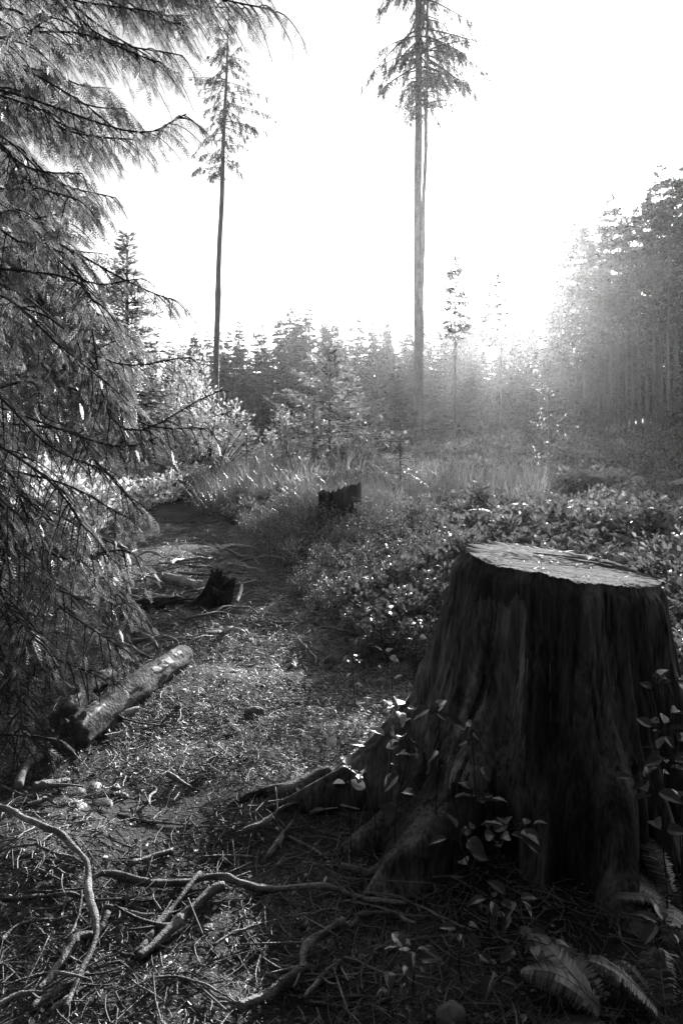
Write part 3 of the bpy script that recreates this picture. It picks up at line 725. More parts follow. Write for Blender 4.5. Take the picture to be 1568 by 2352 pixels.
def old_stump(name, label, px, base_py, R, H, seed, jag=.12, mat=M_oldstump, loc=None):
    loc = G(px, base_py) if loc is None else loc
    r = np.random.default_rng(seed)
    t = thing(name, label, 'stump', loc)
    n, m = 110, 26
    a = np.linspace(0, 2*np.pi, n, endpoint=False); u = np.linspace(0, 1, m)
    top = H*(1 + jag*1.2*np.cos(a - seed) + jag*.8*fbm(np.cos(a)*3, np.sin(a)*3, seed, seed, 2) + jag*1.3*np.clip(noise(np.cos(a)*9, np.sin(a)*9, 2, seed), 0, 1)**1.5 - jag*.8*np.clip(noise(np.cos(a)*20, np.sin(a)*20, 2, seed), 0, 1))
    z = -.08 + (top[None]+.08)*u[:, None]
    rad = R*(1 + .5*np.exp(-z*4/H) + .25*np.exp(-z*3/H)*np.cos(3*a+seed)[None]) + R*.17*fbm(np.cos(a)[None]*5, np.sin(a)[None]*5, z*1.5, seed+4, 3)
    V = np.stack([rad*np.cos(a)[None], rad*np.sin(a)[None], z], -1).reshape(-1, 3)
    ii = np.arange(m-1)[:, None]*n; jj = np.arange(n)[None]; j2 = (jj+1) % n
    obj('bark_body', build_mesh('old_stump_body', V, [np.stack([ii+jj, ii+j2, ii+n+j2, ii+n+jj], -1).reshape(-1, 4)], True), mat, t)
    q = np.linspace(1, 0, 14)
    zt = top[None]*q[:, None]**.7 + H*(.72 + .12*fbm(q[:, None]*np.cos(a)[None]*5, q[:, None]*np.sin(a)[None]*5, 1, seed+9, 3))*(1-q[:, None]**.7)
    rt = rad[-1][None]*q[:, None]
    V = np.stack([rt*np.cos(a)[None], rt*np.sin(a)[None], zt], -1).reshape(-1, 3)
    ii = np.arange(13)[:, None]*n
    obj('broken_top', build_mesh('old_stump_top', V, [np.stack([ii+jj, ii+j2, ii+n+j2, ii+n+jj], -1).reshape(-1, 4)], True), mat, t)
    return t
old_stump('old_stump', 'dark weathered stump half buried in bushes at the middle of the clearing', 776, 1212, .29, .56, 31, .11)
old_stump('rotten_stump', 'small dark jagged rotten stump beside the path, next to a pale log', 488, 1394, .125, .24, 33, .26).rotation_euler = (.12, .38, .3)
old_stump('low_stump', 'low dark stump in the grass short of the small spruce', 545, 1195, .14, .20, 35, .15)
old_stump('stump_block', 'short upright wood block at the near end of the fallen logs', 168, 1708, .06, .13, 37, .2, M_log)

# ------------------------------------------------------------------ logs
def log(name, label, pts, rad, mat, seed, n=60, sides=26, rough=.09, peel=(), lift=None):
    P = G([p[0] for p in pts], [p[1] for p in pts]); P[:, 2] += np.mean(rad)*.75
    if lift is not None: P[:, 2] += np.array(lift)
    o0 = P.mean(0); t = thing(name, label, 'log', o0)
    c = spline(P, n) - o0; mb = MB(); R_ = np.interp(np.linspace(0, 1, n), np.linspace(0, 1, len(rad)), rad)
    tube(mb, c, R_, sides, rough=rough*1.4, seed=seed, af=2.6, oc=4)
    obj('bark', mb.mesh(name+'_bark', True), mat, t)
    T = unit(np.gradient(c, axis=0)); A = unit(np.cross(T, [0, 0, 1.])); B = np.cross(A, T)
    for (f0, f1, a0, a1) in peel:                          # patches where the bark has come off, and pale ends
        i0, i1 = int(f0*(n-1)), int(f1*(n-1)); ii = np.arange(i0, max(i1, i0+3)+1).clip(0, n-1); th_ = np.linspace(a0, a1, 9) + .0
        L_ = np.concatenate([[0], np.cumsum(np.linalg.norm(np.diff(c, axis=0), axis=1))])[ii]
        base_ = 1 + rough*1.4*fbm(np.cos(th_)[None]*2.6, np.sin(th_)[None]*2.6, (L_*.55/R_.max())[:, None], seed, 4)
        rr2 = R_[ii, None]*(base_ + .03 + .07*noise(ii[:, None]*.9, th_[None]*5, seed+3)); rr2[0] *= .9; rr2[-1] *= .9; rr2[:, 0] *= .92; rr2[:, -1] *= .92
        V = c[ii, None] + A[ii, None]*(np.cos(th_)[None, :, None]*rr2[..., None]) + B[ii, None]*(np.sin(th_)[None, :, None]*rr2[..., None])
        sh = (.5*(c[ii[1]]-c[ii[0]]) if len(ii) > 1 else 0)
        V = V + T[ii, None]*(.03*noise(th_*2, 0, seed+f0*9)[None, :, None])
        obj('bare_patch', build_mesh('bare_patch', V.reshape(-1, 3), [gridfaces(len(ii), 9)], True), M_bare, t)
    return t
log('fallen_log', 'flaky-barked fallen log with pale bare patches lying beside the path', [(170, 1718), (250, 1655), (310, 1605), (375, 1558), (420, 1525)], [.075, .085, .085, .08, .075], M_log, 5, n=90, sides=40,
    peel=((.02, .20, .9, 2.4), (.60, .78, .5, 1.3), (.82, .92, .7, 1.8)))
log('rotten_log', 'thin crumbling log alongside the flaky fallen log', [(160, 1660), (200, 1600), (255, 1562)], [.05, .05, .04], M_log, 6, rough=.3, peel=((.05, .3, .8, 2.2), (.8, .95, .6, 2.0)))
log('pale_log', 'short pale log leaning on the small rotten stump', [(378, 1332), (425, 1346), (462, 1356)], [.04, .055, .05], M_bare, 7, rough=.2, n=30, sides=16)
log('birch_log', 'pale broken log end under the cedar boughs', [(190, 1282), (202, 1252), (216, 1235)], [.09, .08, .07], M_bare, 8, rough=.25, n=30, sides=16, lift=[0, .05, .1])
log('dark_log', 'dark half-buried log across the pile beyond the fallen logs', [(260, 1408), (340, 1402), (430, 1396), (470, 1398)], [.05, .06, .06, .04], M_oldstump, 9, rough=.25)
log('chunk_log', 'pale chunk of split wood lying under the cedar tips', [(252, 1355), (266, 1345)], [.05, .04], M_bare, 10, rough=.3, n=14, sides=12)

# ------------------------------------------------------------------ branches, roots and sticks, each its own thing
c7 = lambda x, y: (.5*x, 1787.1 + .5003*y)
c8 = lambda x, y: (783.5 + .5*x, 1787.1 + .5003*y)
c5 = lambda x, y: (.5*x, 1316.8 + .5003*y)
c3 = lambda x, y: (.5*x, 658.4 + .5003*y)
def stick(name, cat, label, conv, pts, width, mat=None, lift=.0, tip=.5, arch=0.0, seed=None, rough=.16, sides=9):
    q = [conv(p[0], p[1]) for p in pts]
    P = G([a for a, b in q], [b for a, b in q])
    d = P[:, 1].mean(); R_ = width*.5*.5*d/F*1.15
    n = max(10, 5*len(pts)); c = spline(P, n); u = np.linspace(0, 1, n)
    c[:, 2] = np.maximum(c[:, 2], terrain(c[:, 0], c[:, 1]) ) + R_*.8 + .016 + lift + arch*np.sin(np.pi*u)
    seed = seed or int(q[0][0]*13 + q[0][1])
    k = 1/max(R_*14, .02); L = np.concatenate([[0], np.cumsum(np.linalg.norm(np.diff(c, axis=0), axis=1))])
    c = c + np.stack([noise(L*k, 0, seed, 1), noise(L*k, 5, seed, 1), .5*noise(L*k, 9, seed, 1)], -1)*R_*.7
    o0 = c[n//2].copy(); mb = MB()
    c[:, 2] += R_*.9*noise(L*k*1.4, 21, seed, 4)
    rad = R_*np.interp(u, [0, .12, .6, 1], [.92, 1, .92, tip])*(1 + .26*noise(L*k*2.2, 3, seed, 2) + .35*np.exp(-((u - .3 - .4*_hash(seed, 1, 2, 3))/.03)**2))
    tube(mb, c - o0, rad, sides, rough=rough*1.5, seed=seed)
    rs = np.random.default_rng(seed)
    for _ in range(int(rs.integers(1, 4)) if R_ > .003 else 0):      # side twigs and snapped stubs
        i0 = int(rs.integers(2, n-2)); dv = unit(np.gradient(c, axis=0)[i0])*.7 + np.array([-(c[i0+1]-c[i0])[1], (c[i0+1]-c[i0])[0], 0])/max(np.linalg.norm(c[i0+1]-c[i0]), 1e-5)*rs.choice([-1, 1]) + np.array([0, 0, rs.uniform(-.1, .5)])
        ll = rs.choice([.025, .09, .14])*rs.uniform(.6, 1.3); uu_ = np.linspace(0, 1, 6)[:, None]
        q_ = c[i0] + dv*ll*uu_ + rs.normal(size=3)*.18*ll*uu_**2; q_[:, 2] = np.maximum(q_[:, 2], terrain(q_[:, 0], q_[:, 1]) + .008)
        tube(mb, q_ - o0, np.linspace(R_*.45, R_*.2, 6), 5)
    o = obj(name, mb.mesh(name, True), mat or M_stick, loc=o0)
    return tag(o, label, cat)
B, RT, SK = 'branch', 'root', 'stick'
A_ = stick('curved_branch', B, 'long pale branch curving down across the roots in front of the cedar', c7, [(-60, 175), (0, 205), (100, 262), (190, 320), (270, 365), (330, 425), (375, 490), (395, 560), (410, 640), (425, 720), (437, 790), (437, 870), (410, 940), (370, 1010), (340, 1070), (300, 1150)], 26, M_pale, .03, .6, .05, rough=.18)
stick('straight_stick', SK, 'thin straight pale stick above the long curved branch', c7, [(-10, 200), (120, 203), (238, 204)], 9, M_pale, .02)
stick('long_root', RT, 'long thick smooth root running level toward the stump', c7, [(400, 520), (470, 488), (560, 516), (650, 540), (740, 548), (830, 532), (930, 518), (1020, 524), (1100, 541), (1220, 548), (1350, 550), (1470, 560), (1600, 585), (1720, 612), (1860, 632)], 28, M_root, .012, .6)
stick('thin_root', RT, 'thin root peeling away from the thick level root toward the ferns', c8, [(100, 590), (180, 598), (260, 612), (340, 642), (430, 692), (520, 737), (615, 768)], 10, M_root, .03, .5)
stick('thick_root', RT, 'stout smooth root bending down below the thick level root', c7, [(1015, 566), (960, 588), (900, 645), (840, 700), (790, 757), (730, 812), (640, 885)], 42, M_root, .012, .75)
stick('mossy_branch', B, 'rough branch lying alongside the stout bending root', c7, [(915, 497), (870, 545), (820, 605), (770, 662), (720, 720), (680, 790), (640, 850)], 22, M_root, .015, 1.0)
fb_ = stick('frayed_branch', B, 'broken branch with a frayed end under the long curved branch', c7, [(440, 762), (400, 768), (350, 787), (325, 832), (290, 882), (245, 932), (212, 990), (165, 1035)], 36, M_root, .015, .5, rough=.25)
stick('stub_branch', B, 'short stub of branch beside the frayed one', c7, [(492, 688), (470, 738), (440, 778)], 26, M_root, .015, .8)
stick('smooth_stick', SK, 'smooth bent stick between the curved branch and the stout root', c7, [(478, 640), (560, 666), (640, 681), (708, 674)], 19, M_pale, .012)
stick('crossing_root', RT, 'level root passing under the long curved branch', c7, [(0, 612), (120, 601), (200, 586), (290, 585), (380, 591), (470, 606), (565, 604)], 17, M_root, .012)
stick('sloping_root', RT, 'pale root rising from the corner toward the curved branch', c7, [(0, 792), (60, 740), (120, 713), (200, 700), (285, 690), (335, 681)], 15, M_root, .01)
stick('corner_root', RT, 'smooth arched root in the bottom corner', c7, [(-20, 1125), (70, 1070), (140, 1056), (215, 1051)], 24, M_pale, .02)
stick('diagonal_branch', B, 'dull diagonal branch passing behind the end of the curved branch', c7, [(140, 1130), (200, 1072), (270, 1025), (340, 985), (400, 948)], 24, M_root, .012)
stick('diagonal_stick', SK, 'thinner diagonal stick lying below the dull diagonal branch', c7, [(235, 1132), (290, 1080), (350, 1040), (425, 996)], 18, M_root, .012)
stick('short_stick', SK, 'short pale stick in the hollow beside the curved branch', c7, [(168, 453), (222, 481), (288, 521)], 10, M_pale, .012)
stick('bark_strip', SK, 'dark strip of bark with a pale edge lying on the trodden needles', c7, [(600, 437), (680, 411), (795, 377)], 20, M_stick, .01, .9)
stick('pale_twig', SK, 'long thin pale twig lying level on the needles', c7, [(928, 396), (1050, 391), (1190, 398)], 10, M_pale, .012)
stick('upright_branch', B, 'short grey branch lying end-on toward the stump roots', c7, [(1228, 402), (1270, 350), (1310, 290), (1342, 228)], 22, M_root, .012)
stick('arched_root', RT, 'smooth arched root emerging beside the leafy sprigs', c7, [(1105, 302), (1200, 260), (1270, 211), (1330, 171), (1425, 151)], 23, M_root, .02)
stick('leafside_branch', B, 'short pale branch touching a fallen leaf near the arched root', c7, [(1425, 197), (1500, 165), (1575, 149)], 19, M_pale, .015)
stick('slanting_twig', SK, 'thin slanting twig below the thick level root', c7, [(978, 811), (1060, 765), (1140, 730), (1220, 705), (1300, 684)], 11, M_pale, .01)
stick('low_twig', SK, 'thin twig continuing toward the fern patch', c7, [(1330, 681), (1440, 656), (1575, 629)], 10, M_pale, .01)
stick('knuckled_root', RT, 'crooked knuckled root stepping down through the dark litter', c7, [(1575, 732), (1530, 756), (1480, 800), (1416, 850), (1402, 915), (1386, 972)], 30, M_root, .03, .9, rough=.22)
stick('heavy_root', RT, 'heavy root slanting to the bottom edge below the knuckled root', c7, [(1395, 948), (1330, 990), (1250, 1035), (1180, 1076), (1090, 1118)], 38, M_root, .015, .9)
stick('shadowed_root', RT, 'shadowed root parallel to the heavy slanting root', c7, [(1575, 885), (1500, 940), (1440, 1010), (1395, 1075)], 26, M_root, .012)
stick('wavy_root', RT, 'wavy root humped like a snake in front of the stump', c8, [(-10, 472), (110, 487), (150, 470), (180, 452), (245, 441), (300, 452), (345, 460)], 28, M_root, .02, .35)
stick('level_stick', SK, 'straight weathered stick lying just below the wavy root', c8, [(138, 520), (350, 505), (562, 493)], 10, M_pale, .012)
stick('dark_root', RT, 'dark root crossing the leaf litter by the bottom leaves', c8, [(165, 832), (330, 796), (430, 784), (585, 770)], 16, M_root, .01)
stick('rising_twig', SK, 'thin twig rising across the thick level root', c8, [(-10, 630), (110, 592), (180, 570), (245, 543)], 8, M_pale, .02)
stick('forked_root', RT, 'forked root bending down beside the fallen leaves', c8, [(70, 682), (180, 664), (265, 671), (290, 700), (345, 722)], 18, M_root, .012)
stick('short_root', RT, 'short root end below the forked root', c8, [(28, 728), (65, 705), (105, 684)], 16, M_root, .012)
stick('kinked_twig', SK, 'kinked thin twig between the smooth stick and the rough branch', c7, [(742, 657), (705, 590), (738, 535), (765, 525)], 7, M_pale, .02)
stick('bowed_twig', SK, 'slender bowed twig standing over the dark litter', c7, [(1236, 800), (1192, 880), (1174, 950), (1180, 1002)], 6, M_pale, .02)
stick('bent_twig', SK, 'thin bent twig near the bottom edge, left of the heavy root'.replace(', left of', ' short of'), c7, [(605, 975), (680, 1021), (765, 1072)], 7, M_pale, .01)
stick('broken_twig', SK, 'small pale twig standing almost upright at the bottom edge', c7, [(1098, 1108), (1110, 1080), (1122, 1052)], 14, M_pale, .01)
stick('hanging_root', RT, 'thin rootlet hanging beside the long curved branch', c7, [(378, 580), (366, 680), (340, 770), (288, 816)], 9, M_root, .03)
stick('buried_root', RT, 'half-buried root crossing below the smooth bent stick', c7, [(430, 912), (500, 900), (570, 888)], 15, M_root, .008)
stick('dull_twig', SK, 'dull thin twig above the frayed branch', c7, [(100, 781), (165, 768), (238, 765)], 8, M_root, .012)
stick('corner_stick', SK, 'level thin stick near the bottom edge under the litter', c7, [(975, 1078), (1030, 1080), (1085, 1084)], 8, M_pale, .01)
stick('leaning_limb', B, 'broken dark limb poking out from under the fallen log', c5, [(205, 888), (150, 930), (110, 990), (88, 1055)], 36, M_log, .02, .8, rough=.25)
stick('mossy_limb', B, 'blunt mossy limb beside the broken dark limb', c5, [(155, 1028), (230, 1012), (322, 990)], 32, M_root, .012, .9, rough=.25)
stick('looping_twig', SK, 'looping thin twig springing from the stump block', c5, [(318, 700), (295, 745), (310, 830), (360, 895), (425, 955)], 7, M_pale, .03)
stick('arching_twig', SK, 'long arching twig resting against the fallen log', c5, [(470, 672), (512, 672), (560, 706), (645, 727), (785, 745)], 9, M_stick, .03)
stick('split_wood', SK, 'pale splinter of split wood beside the fallen log', c5, [(555, 686), (600, 668), (640, 652)], 24, M_bare, .012, .4)
stick('crooked_twig', SK, 'crooked pale twig by the rotten stump', c3, [(1080, 1465), (1105, 1430), (1112, 1395), (1095, 1365)], 16, M_bare, .012)
stick('path_twig', SK, 'bent twig lying across the sunny path', c5, [(800, 730), (830, 690), (832, 650), (920, 630)], 7, M_pale, .012)
stick('curled_twig', SK, 'curled twig lying on the path before the bushes', c5, [(1370, 325), (1400, 355), (1420, 382), (1448, 410), (1447, 440)], 8, M_pale, .015)
stick('dark_twig', SK, 'dark twig beside a small stone up the path', c5, [(1225, 232), (1280, 245), (1345, 248)], 9, M_stick, .01)
stick('pile_stick', SK, 'long peeled stick laid over the wood pile by the rotten stump', c3, [(668, 1446), (780, 1465), (905, 1476)], 13, M_bare, .05)
stick('pile_pole', B, 'dark pole under the long peeled stick', c3, [(540, 1500), (680, 1478), (800, 1476), (930, 1482)], 22, M_stick, .03)
stick('leaning_pole', B, 'pale pole leaning out from under the cedar boughs', c3, [(545, 1215), (575, 1265), (605, 1312)], 22, M_bare, .05)
stick('thin_pole', SK, 'thin pole lying across the far litter above the pale log', c3, [(730, 1295), (850, 1288), (935, 1282)], 8, M_pale, .03)
stick('far_stick', SK, 'short stick lying where the path narrows', c3, [(910, 1240), (960, 1255), (1000, 1268)], 9, M_pale, .02)
stick('slab_stick', SK, 'broken slab of wood on the litter beside the stone pair', c5, [(760, 960), (820, 990), (880, 1022)], 18, M_stick, .01, .6)
stick('pale_curl', SK, 'pale curled rootlet near the middle of the path', c5, [(985, 848), (1010, 875), (1050, 884)], 9, M_pale, .012)
stick('forked_twig', SK, 'forked pale twig below the stone pair', c5, [(690, 1100), (688, 1060), (720, 1030), (650, 990)], 10, M_pale, .015)
stick('bush_twig', SK, 'thin bare twig lying at the foot of the bushes by the path', lambda x, y: (564 + x*.3299, 1081.7 + y*.3299), [(530, 1130), (640, 1145), (750, 1160), (880, 1145)], 9, M_stick, .03)
for k_, (pts, lab) in enumerate([([(1030, 1190), (1100, 1250), (1170, 1320)], 'thin stalk sloping from the bushes to the stump root'), ([(1000, 1200), (920, 1240), (840, 1290)], 'thin stalk curving from the bushes to the path'), ([(980, 1080), (1020, 1160), (1035, 1220)], 'short thin stalk under the salal by the stump')]):
    stick('bare_stalk', SK, lab, lambda x, y: (564 + x*.3299, 1081.7 + y*.3299), pts, 8, M_pale, .04, arch=.04)

# loose debris sticks of the wood pile and of the near litter
rd = np.random.default_rng(63)
PILE, NEAR = [], []
for i in range(30):
    x, y = rd.uniform(250, 560), rd.uniform(1265, 1500); a = rd.normal()*.35; ln = rd.uniform(35, 120)
    pts = [(x + ln*t*math.cos(a), y + ln*t*math.sin(a)*.6 + rd.normal()*3) for t in (0, .35, .7, 1)]
    PILE.append(stick('debris_stick', SK, 'x', lambda x, y: (x, y), pts, rd.uniform(7, 16), [M_pale, M_stick, M_bare, M_root][int(rd.integers(4))], rd.uniform(0, .05), .6, rd.uniform(0, .05), seed=900+i, sides=7))
for i in range(46):
    x, y = rd.uniform(-40, 900), rd.uniform(1820, 2340); a = rd.normal()*.5 - .15; ln = rd.uniform(60, 260); cv = rd.normal()*.25
    pts = [(x + ln*t*math.cos(a), y + ln*t*math.sin(a)*.6 + ln*cv*t*(1-t) + rd.normal()*4) for t in (0, .3, .65, 1)]
    NEAR.append(stick('thin_stick', SK, 'x', lambda x, y: (x, y), pts, rd.uniform(5, 14), [M_pale, M_stick, M_root, M_root][int(rd.integers(4))], rd.uniform(-.008, .012), .5, 0, seed=1000+i, sides=7))

# ------------------------------------------------------------------ stones
def stone(label, px, py, wpx, hpx, seed, mat=None):
    loc = G(px, py + hpx*.35); d = loc[1]; R_ = wpx*.5/F*d
    n, m = 22, 14
    a = np.linspace(0, 2*np.pi, n, endpoint=False); b = np.linspace(0, np.pi, m)
    u = np.stack([np.sin(b)[:, None]*np.cos(a)[None], np.sin(b)[:, None]*np.sin(a)[None], np.cos(b)[:, None]*np.ones(n)[None]], -1)
    rr_ = 1 + .22*fbm(u[..., 0]*1.3, u[..., 1]*1.3, u[..., 2]*1.3 + seed, seed, 3)
    V = u*rr_[..., None]*np.array([R_, R_*.8, max(hpx*.5/F*d*1.1, R_*.4)])
    ii = np.arange(m-1)[:, None]*n; jj = np.arange(n)[None]; j2 = (jj+1) % n
    o = obj('stone', build_mesh('stone', V.reshape(-1, 3), [np.stack([ii+jj, ii+n+jj, ii+n+j2, ii+j2], -1).reshape(-1, 4)], True), mat or M_stone, loc=loc + np.array([0, 0, hpx*.2/F*d]))
    o.rotation_euler = (0, 0, seed)
    return tag(o, label, 'stone')
for k_, (x, y, ww, hh, lab) in enumerate([
    (818, 622, 50, 48, 'rounded dark stone on the path by the fallen log'), (1170, 638, 92, 50, 'wide flat-topped stone in the middle of the sunny path'),
    (1338, 428, 40, 36, 'dark pebble-like stone higher on the sunny path'), (532, 988, 54, 46, 'rounded stone of the pair by the ferny sprig'), (566, 1022, 56, 34, 'flatter stone of the pair by the ferny sprig'),
    (915, 932, 52, 26, 'low stone bedded in the litter below the sunny path'), (1282, 252, 28, 24, 'small stone beside the dark twig up the path'), (1330, 168, 44, 22, 'flat stone up the path before the bushes'),
    (792, 242, 48, 40, 'dark stone in the hollow below the wood pile'), (1172, 244, 40, 24, 'small stone by the spray of fern on the path'), (962, 852, 30, 28, 'small stone beside the pale curled rootlet'),
    (975, 790, 26, 22, 'tiny round stone below the wide flat-topped stone'), (1108, 390, 48, 16, 'thin flat stone where the path is brightest'), (808, 745, 28, 18, 'tiny stone at the end of the bent path twig'), (1520, 400, 70, 50, 'mossy stone at the foot of the bushes')]):
    q = c5(x, y); stone(lab, q[0], q[1], ww*.5, hh*.5, k_+2)
q = c7(390, 206); stone('dim squarish stone below the ferny sprig', q[0], q[1], 22, 20, 31)
q = c7(228, 272); stone('small dim stone just above the long curved branch', q[0], q[1], 12, 12, 32)
q = c7(955, 690); stone('dull round stone beside the stout bending root', q[0], q[1], 36, 24, 33)
q = c8(505, 1085); stone('large pale rounded stone at the bottom edge among the leaves', q[0], q[1], 72, 60, 34)
q = (783.5+.5*190, 1222.8+.5*690); stone('rough round stone by the flaring stump root', q[0], q[1], 40, 24, 35)
q = c3(1165, 1250); stone('grey stone at the bend of the path', q[0], q[1], 17, 11, 36)
q = c3(1085, 1212); stone('smaller grey stone past the bend of the path', q[0], q[1], 14, 7, 37)

# ------------------------------------------------------------------ litter (nobody could count it)
def scatter(n, pxr, pyr, accept, seed):
    r = np.random.default_rng(seed)
    px = r.uniform(*pxr, n); py = r.uniform(*pyr, n)
    P = G(px, py)
    return P[accept(P, r)]
def slope_n(P):
    e = .05
    hx = (terrain(P[:, 0]+e, P[:, 1]) - terrain(P[:, 0]-e, P[:, 1]))/(2*e); hy = (terrain(P[:, 0], P[:, 1]+e) - terrain(P[:, 0], P[:, 1]-e))/(2*e)
    return unit(np.stack([-hx, -hy, np.ones(len(P))], -1))
r = np.random.default_rng(77)
def cover(P): return smooth(1.0, 1.7, path_dist(P[:, 0], P[:, 1]))*smooth(3.0, 5.0, P[:, 1])*(P[:, 0] > -1.2)
P = scatter(120000, (-160, 1730), (1180, 2450), lambda P, r: (r.random(len(P)) > .75*cover(P)) & (r.random(len(P)) < .30 + .7*smooth(-.35, .3, fbm(P[:, 0]*3.2, P[:, 1]*3.2, 2, 71, 3))), 91)
n = len(P); N = slope_n(P) + r.normal(size=(n, 3))*np.array([.28, .28, 0])
D = r.normal(size=(n, 3)); D -= N*np.sum(D*N, -1, keepdims=True)
sc_ = np.clip((P[:, 1]/3)**.75, .75, 3.2)
chip = r.random(n) < .16
L = np.where(chip, r.gamma(2.0, .008, n) + .004, r.uniform(.008, .036, n))*sc_; Wd = np.where(chip, .0010 + .0014*r.gamma(1.4, 1.0, n), r.uniform(.0006, .0013, n))*sc_
P[:, 2] += r.uniform(.001, .014, n) + .010*(path_dist(P[:, 0], P[:, 1]) < 1)
mb = MB(); leaves(mb, P, D, N, L, Wd, 'sliver')
o = obj('needle_litter', mb.mesh('needle_litter'), M_litter); o['kind'] = 'stuff'
P = scatter(4200, (-160, 1730), (1200, 2450), lambda P, r: r.random(len(P)) > .6*cover(P), 92)
mb = MB()
Pf = scatter(1500, (120, 900), (1195, 1480), lambda P, r: r.random(len(P)) > .9*cover(P), 97)
P = np.concatenate([P, Pf])
for i_, p in enumerate(P):
    ln = r.gamma(2.0, .04) + .03 + .015*max(0, p[1]-4); a = r.uniform(0, 6.28); dv = np.array([math.cos(a), math.sin(a), r.normal()*.12])
    q = p + dv*ln*np.linspace(-.5, .5, 5)[:, None] + np.array([-dv[1], dv[0], .3])*(r.normal()*.26*ln*np.array([1, .2, -.3, .1, .9]))[:, None]
    q[:, 2] = np.maximum(q[:, 2], terrain(q[:, 0], q[:, 1])) + r.uniform(.006, .03)
    tube(mb, q, np.linspace(1, .5, 5)*r.uniform(.0013, .0042)*np.clip((p[1]/3)**.4, .8, 1.8), 4, cap=False)
o = obj('twig_litter', mb.mesh('twig_litter', True), M_stick); o['kind'] = 'stuff'
P = scatter(2600, (-160, 1730), (1250, 2450), lambda P, r: r.random(len(P)) > .3, 93)
n = len(P); N = slope_n(P) + r.normal(size=(n, 3))*np.array([.35, .35, 0]); D = r.normal(size=(n, 3))*np.array([1, 1, .2])
P[:, 2] += r.uniform(.006, .03, n); L = r.uniform(.012, .035, n)
mb = MB(); leaves(mb, P, D, N, L, L*r.uniform(.4, .7, n), 'oval')
o = obj('leaf_litter', mb.mesh('leaf_litter'), M_deadleaf); o['kind'] = 'stuff'

P = np.concatenate([scatter(26000, (60, 900), (1190, 1480), lambda P, r: r.random(len(P)) > .9*cover(P), 98), scatter(30000, (250, 950), (1450, 1800), lambda P, r: r.random(len(P)) > .9*cover(P), 99)])
n = len(P); N = slope_n(P) + r.normal(size=(n, 3))*np.array([.35, .35, 0]); D = r.normal(size=(n, 3)); D -= N*np.sum(D*N, -1, keepdims=True)
P[:, 2] += r.uniform(.008, .04, n)
mb = MB(); leaves(mb, P, D, N, (r.gamma(2, .018, n) + .012)*np.clip(P[:, 1]/7, .6, 1.2), (.0014 + .0014*r.gamma(1.5, 1, n))*np.clip(P[:, 1]/6, .6, 1.6), 'sliver')
o = obj('needle_litter', mb.mesh('far_needle_litter'), M_litter); o['kind'] = 'stuff'

# ------------------------------------------------------------------ undergrowth of the clearing
def okcover(P, r): return (r.random(len(P)) < np.clip(cover(P) + (P[:, 1] > 11)*(path_dist(P[:, 0], P[:, 1]) > 1.2), 0, 1))
P = np.concatenate([scatter(38000, (-100, 1700), (1035, 1480), okcover, 94), scatter(9000, (620, 1700), (1480, 1700), okcover, 95)])
n = len(P); d = P[:, 1]
hgt = .24*np.clip(.25 + .9*(noise(P[:, 0]*.8, P[:, 1]*.8, 1, 50)+.4), .12, 1.2)*smooth(4, 9, d) + .10
P[:, 2] += hgt*r.uniform(0, 1, n)**.6
sc_ = np.clip(d/9, .55, 2.6)
mb = MB(); leaves(mb, P, rnd(n, r)*np.array([1, 1, .5]), rnd(n, r)*.6 + np.array([0, 0, 1.]), .05*sc_*r.uniform(.5, 1.3, n), .028*sc_*r.uniform(.6, 1.2, n))
o = obj('undergrowth', mb.mesh('undergrowth'), M_cover); o['kind'] = 'stuff'
def okgrass(P, r):
    return (r.random(len(P)) < smooth(-.1, .5, noise(P[:, 0]*.5, P[:, 1]*.35, 3, 61) + .15)*(path_dist(P[:, 0], P[:, 1]) > 1.05)*(P[:, 1] > 10.2))
P = scatter(42000, (330, 1250), (1045, 1240), okgrass, 96)
n = len(P); D = r.normal(size=(n, 3))*np.array([.45, .45, .1]) + np.array([0, 0, 1.0])
L = r.uniform(.4, 1.0, n)*np.clip(P[:, 1]/14, .6, 1.1)
mb = MB(); leaves(mb, P, D, rnd(n, r)*np.array([1, 1, .2]), L, np.clip(P[:, 1], 8, 30)*.0008*r.uniform(.6, 1.4, n), 'blade')
o = obj('grass', mb.mesh('grass'), M_grass); o['kind'] = 'stuff'

salal = [bush_meshes('salal_bush', .55, .40, 18, 420, .082, .058, 60+i, 'oval', dome=.5, low=.2, stem_r=.003, upright=.5) for i in range(3)]
huck = [bush_meshes('huckleberry_bush', .6, .45, 26, 1500, .026, .015, 70+i, 'diamond', dome=.5, low=.15, stem_r=.003) for i in range(3)]
heap = [bush_meshes('clearing_bush', .75, .8, 34, 1500, .095, .05, 80+i, 'diamond', dome=.6, low=.1, stem_r=.004) for i in range(3)]
bp = {}
def put(name, vs, fol, label, group, loc, s):
    v = int(rng.integers(len(vs))); key = (name, v, label)
    if (name, v) not in bp: bp[(name, v)] = bush(name, vs[v], fol, label, 'bush', loc, group, rng.uniform(0, 6.28), s)
    else: dup(bp[(name, v)], loc, rng.uniform(0, 6.28), s, label, group)
Z1 = ('glossy salal bush in the thicket behind the sawn stump', 'salal behind the sawn stump')
Z2 = ('leafy salal clump edging the path before the sawn stump', 'salal edging the path')
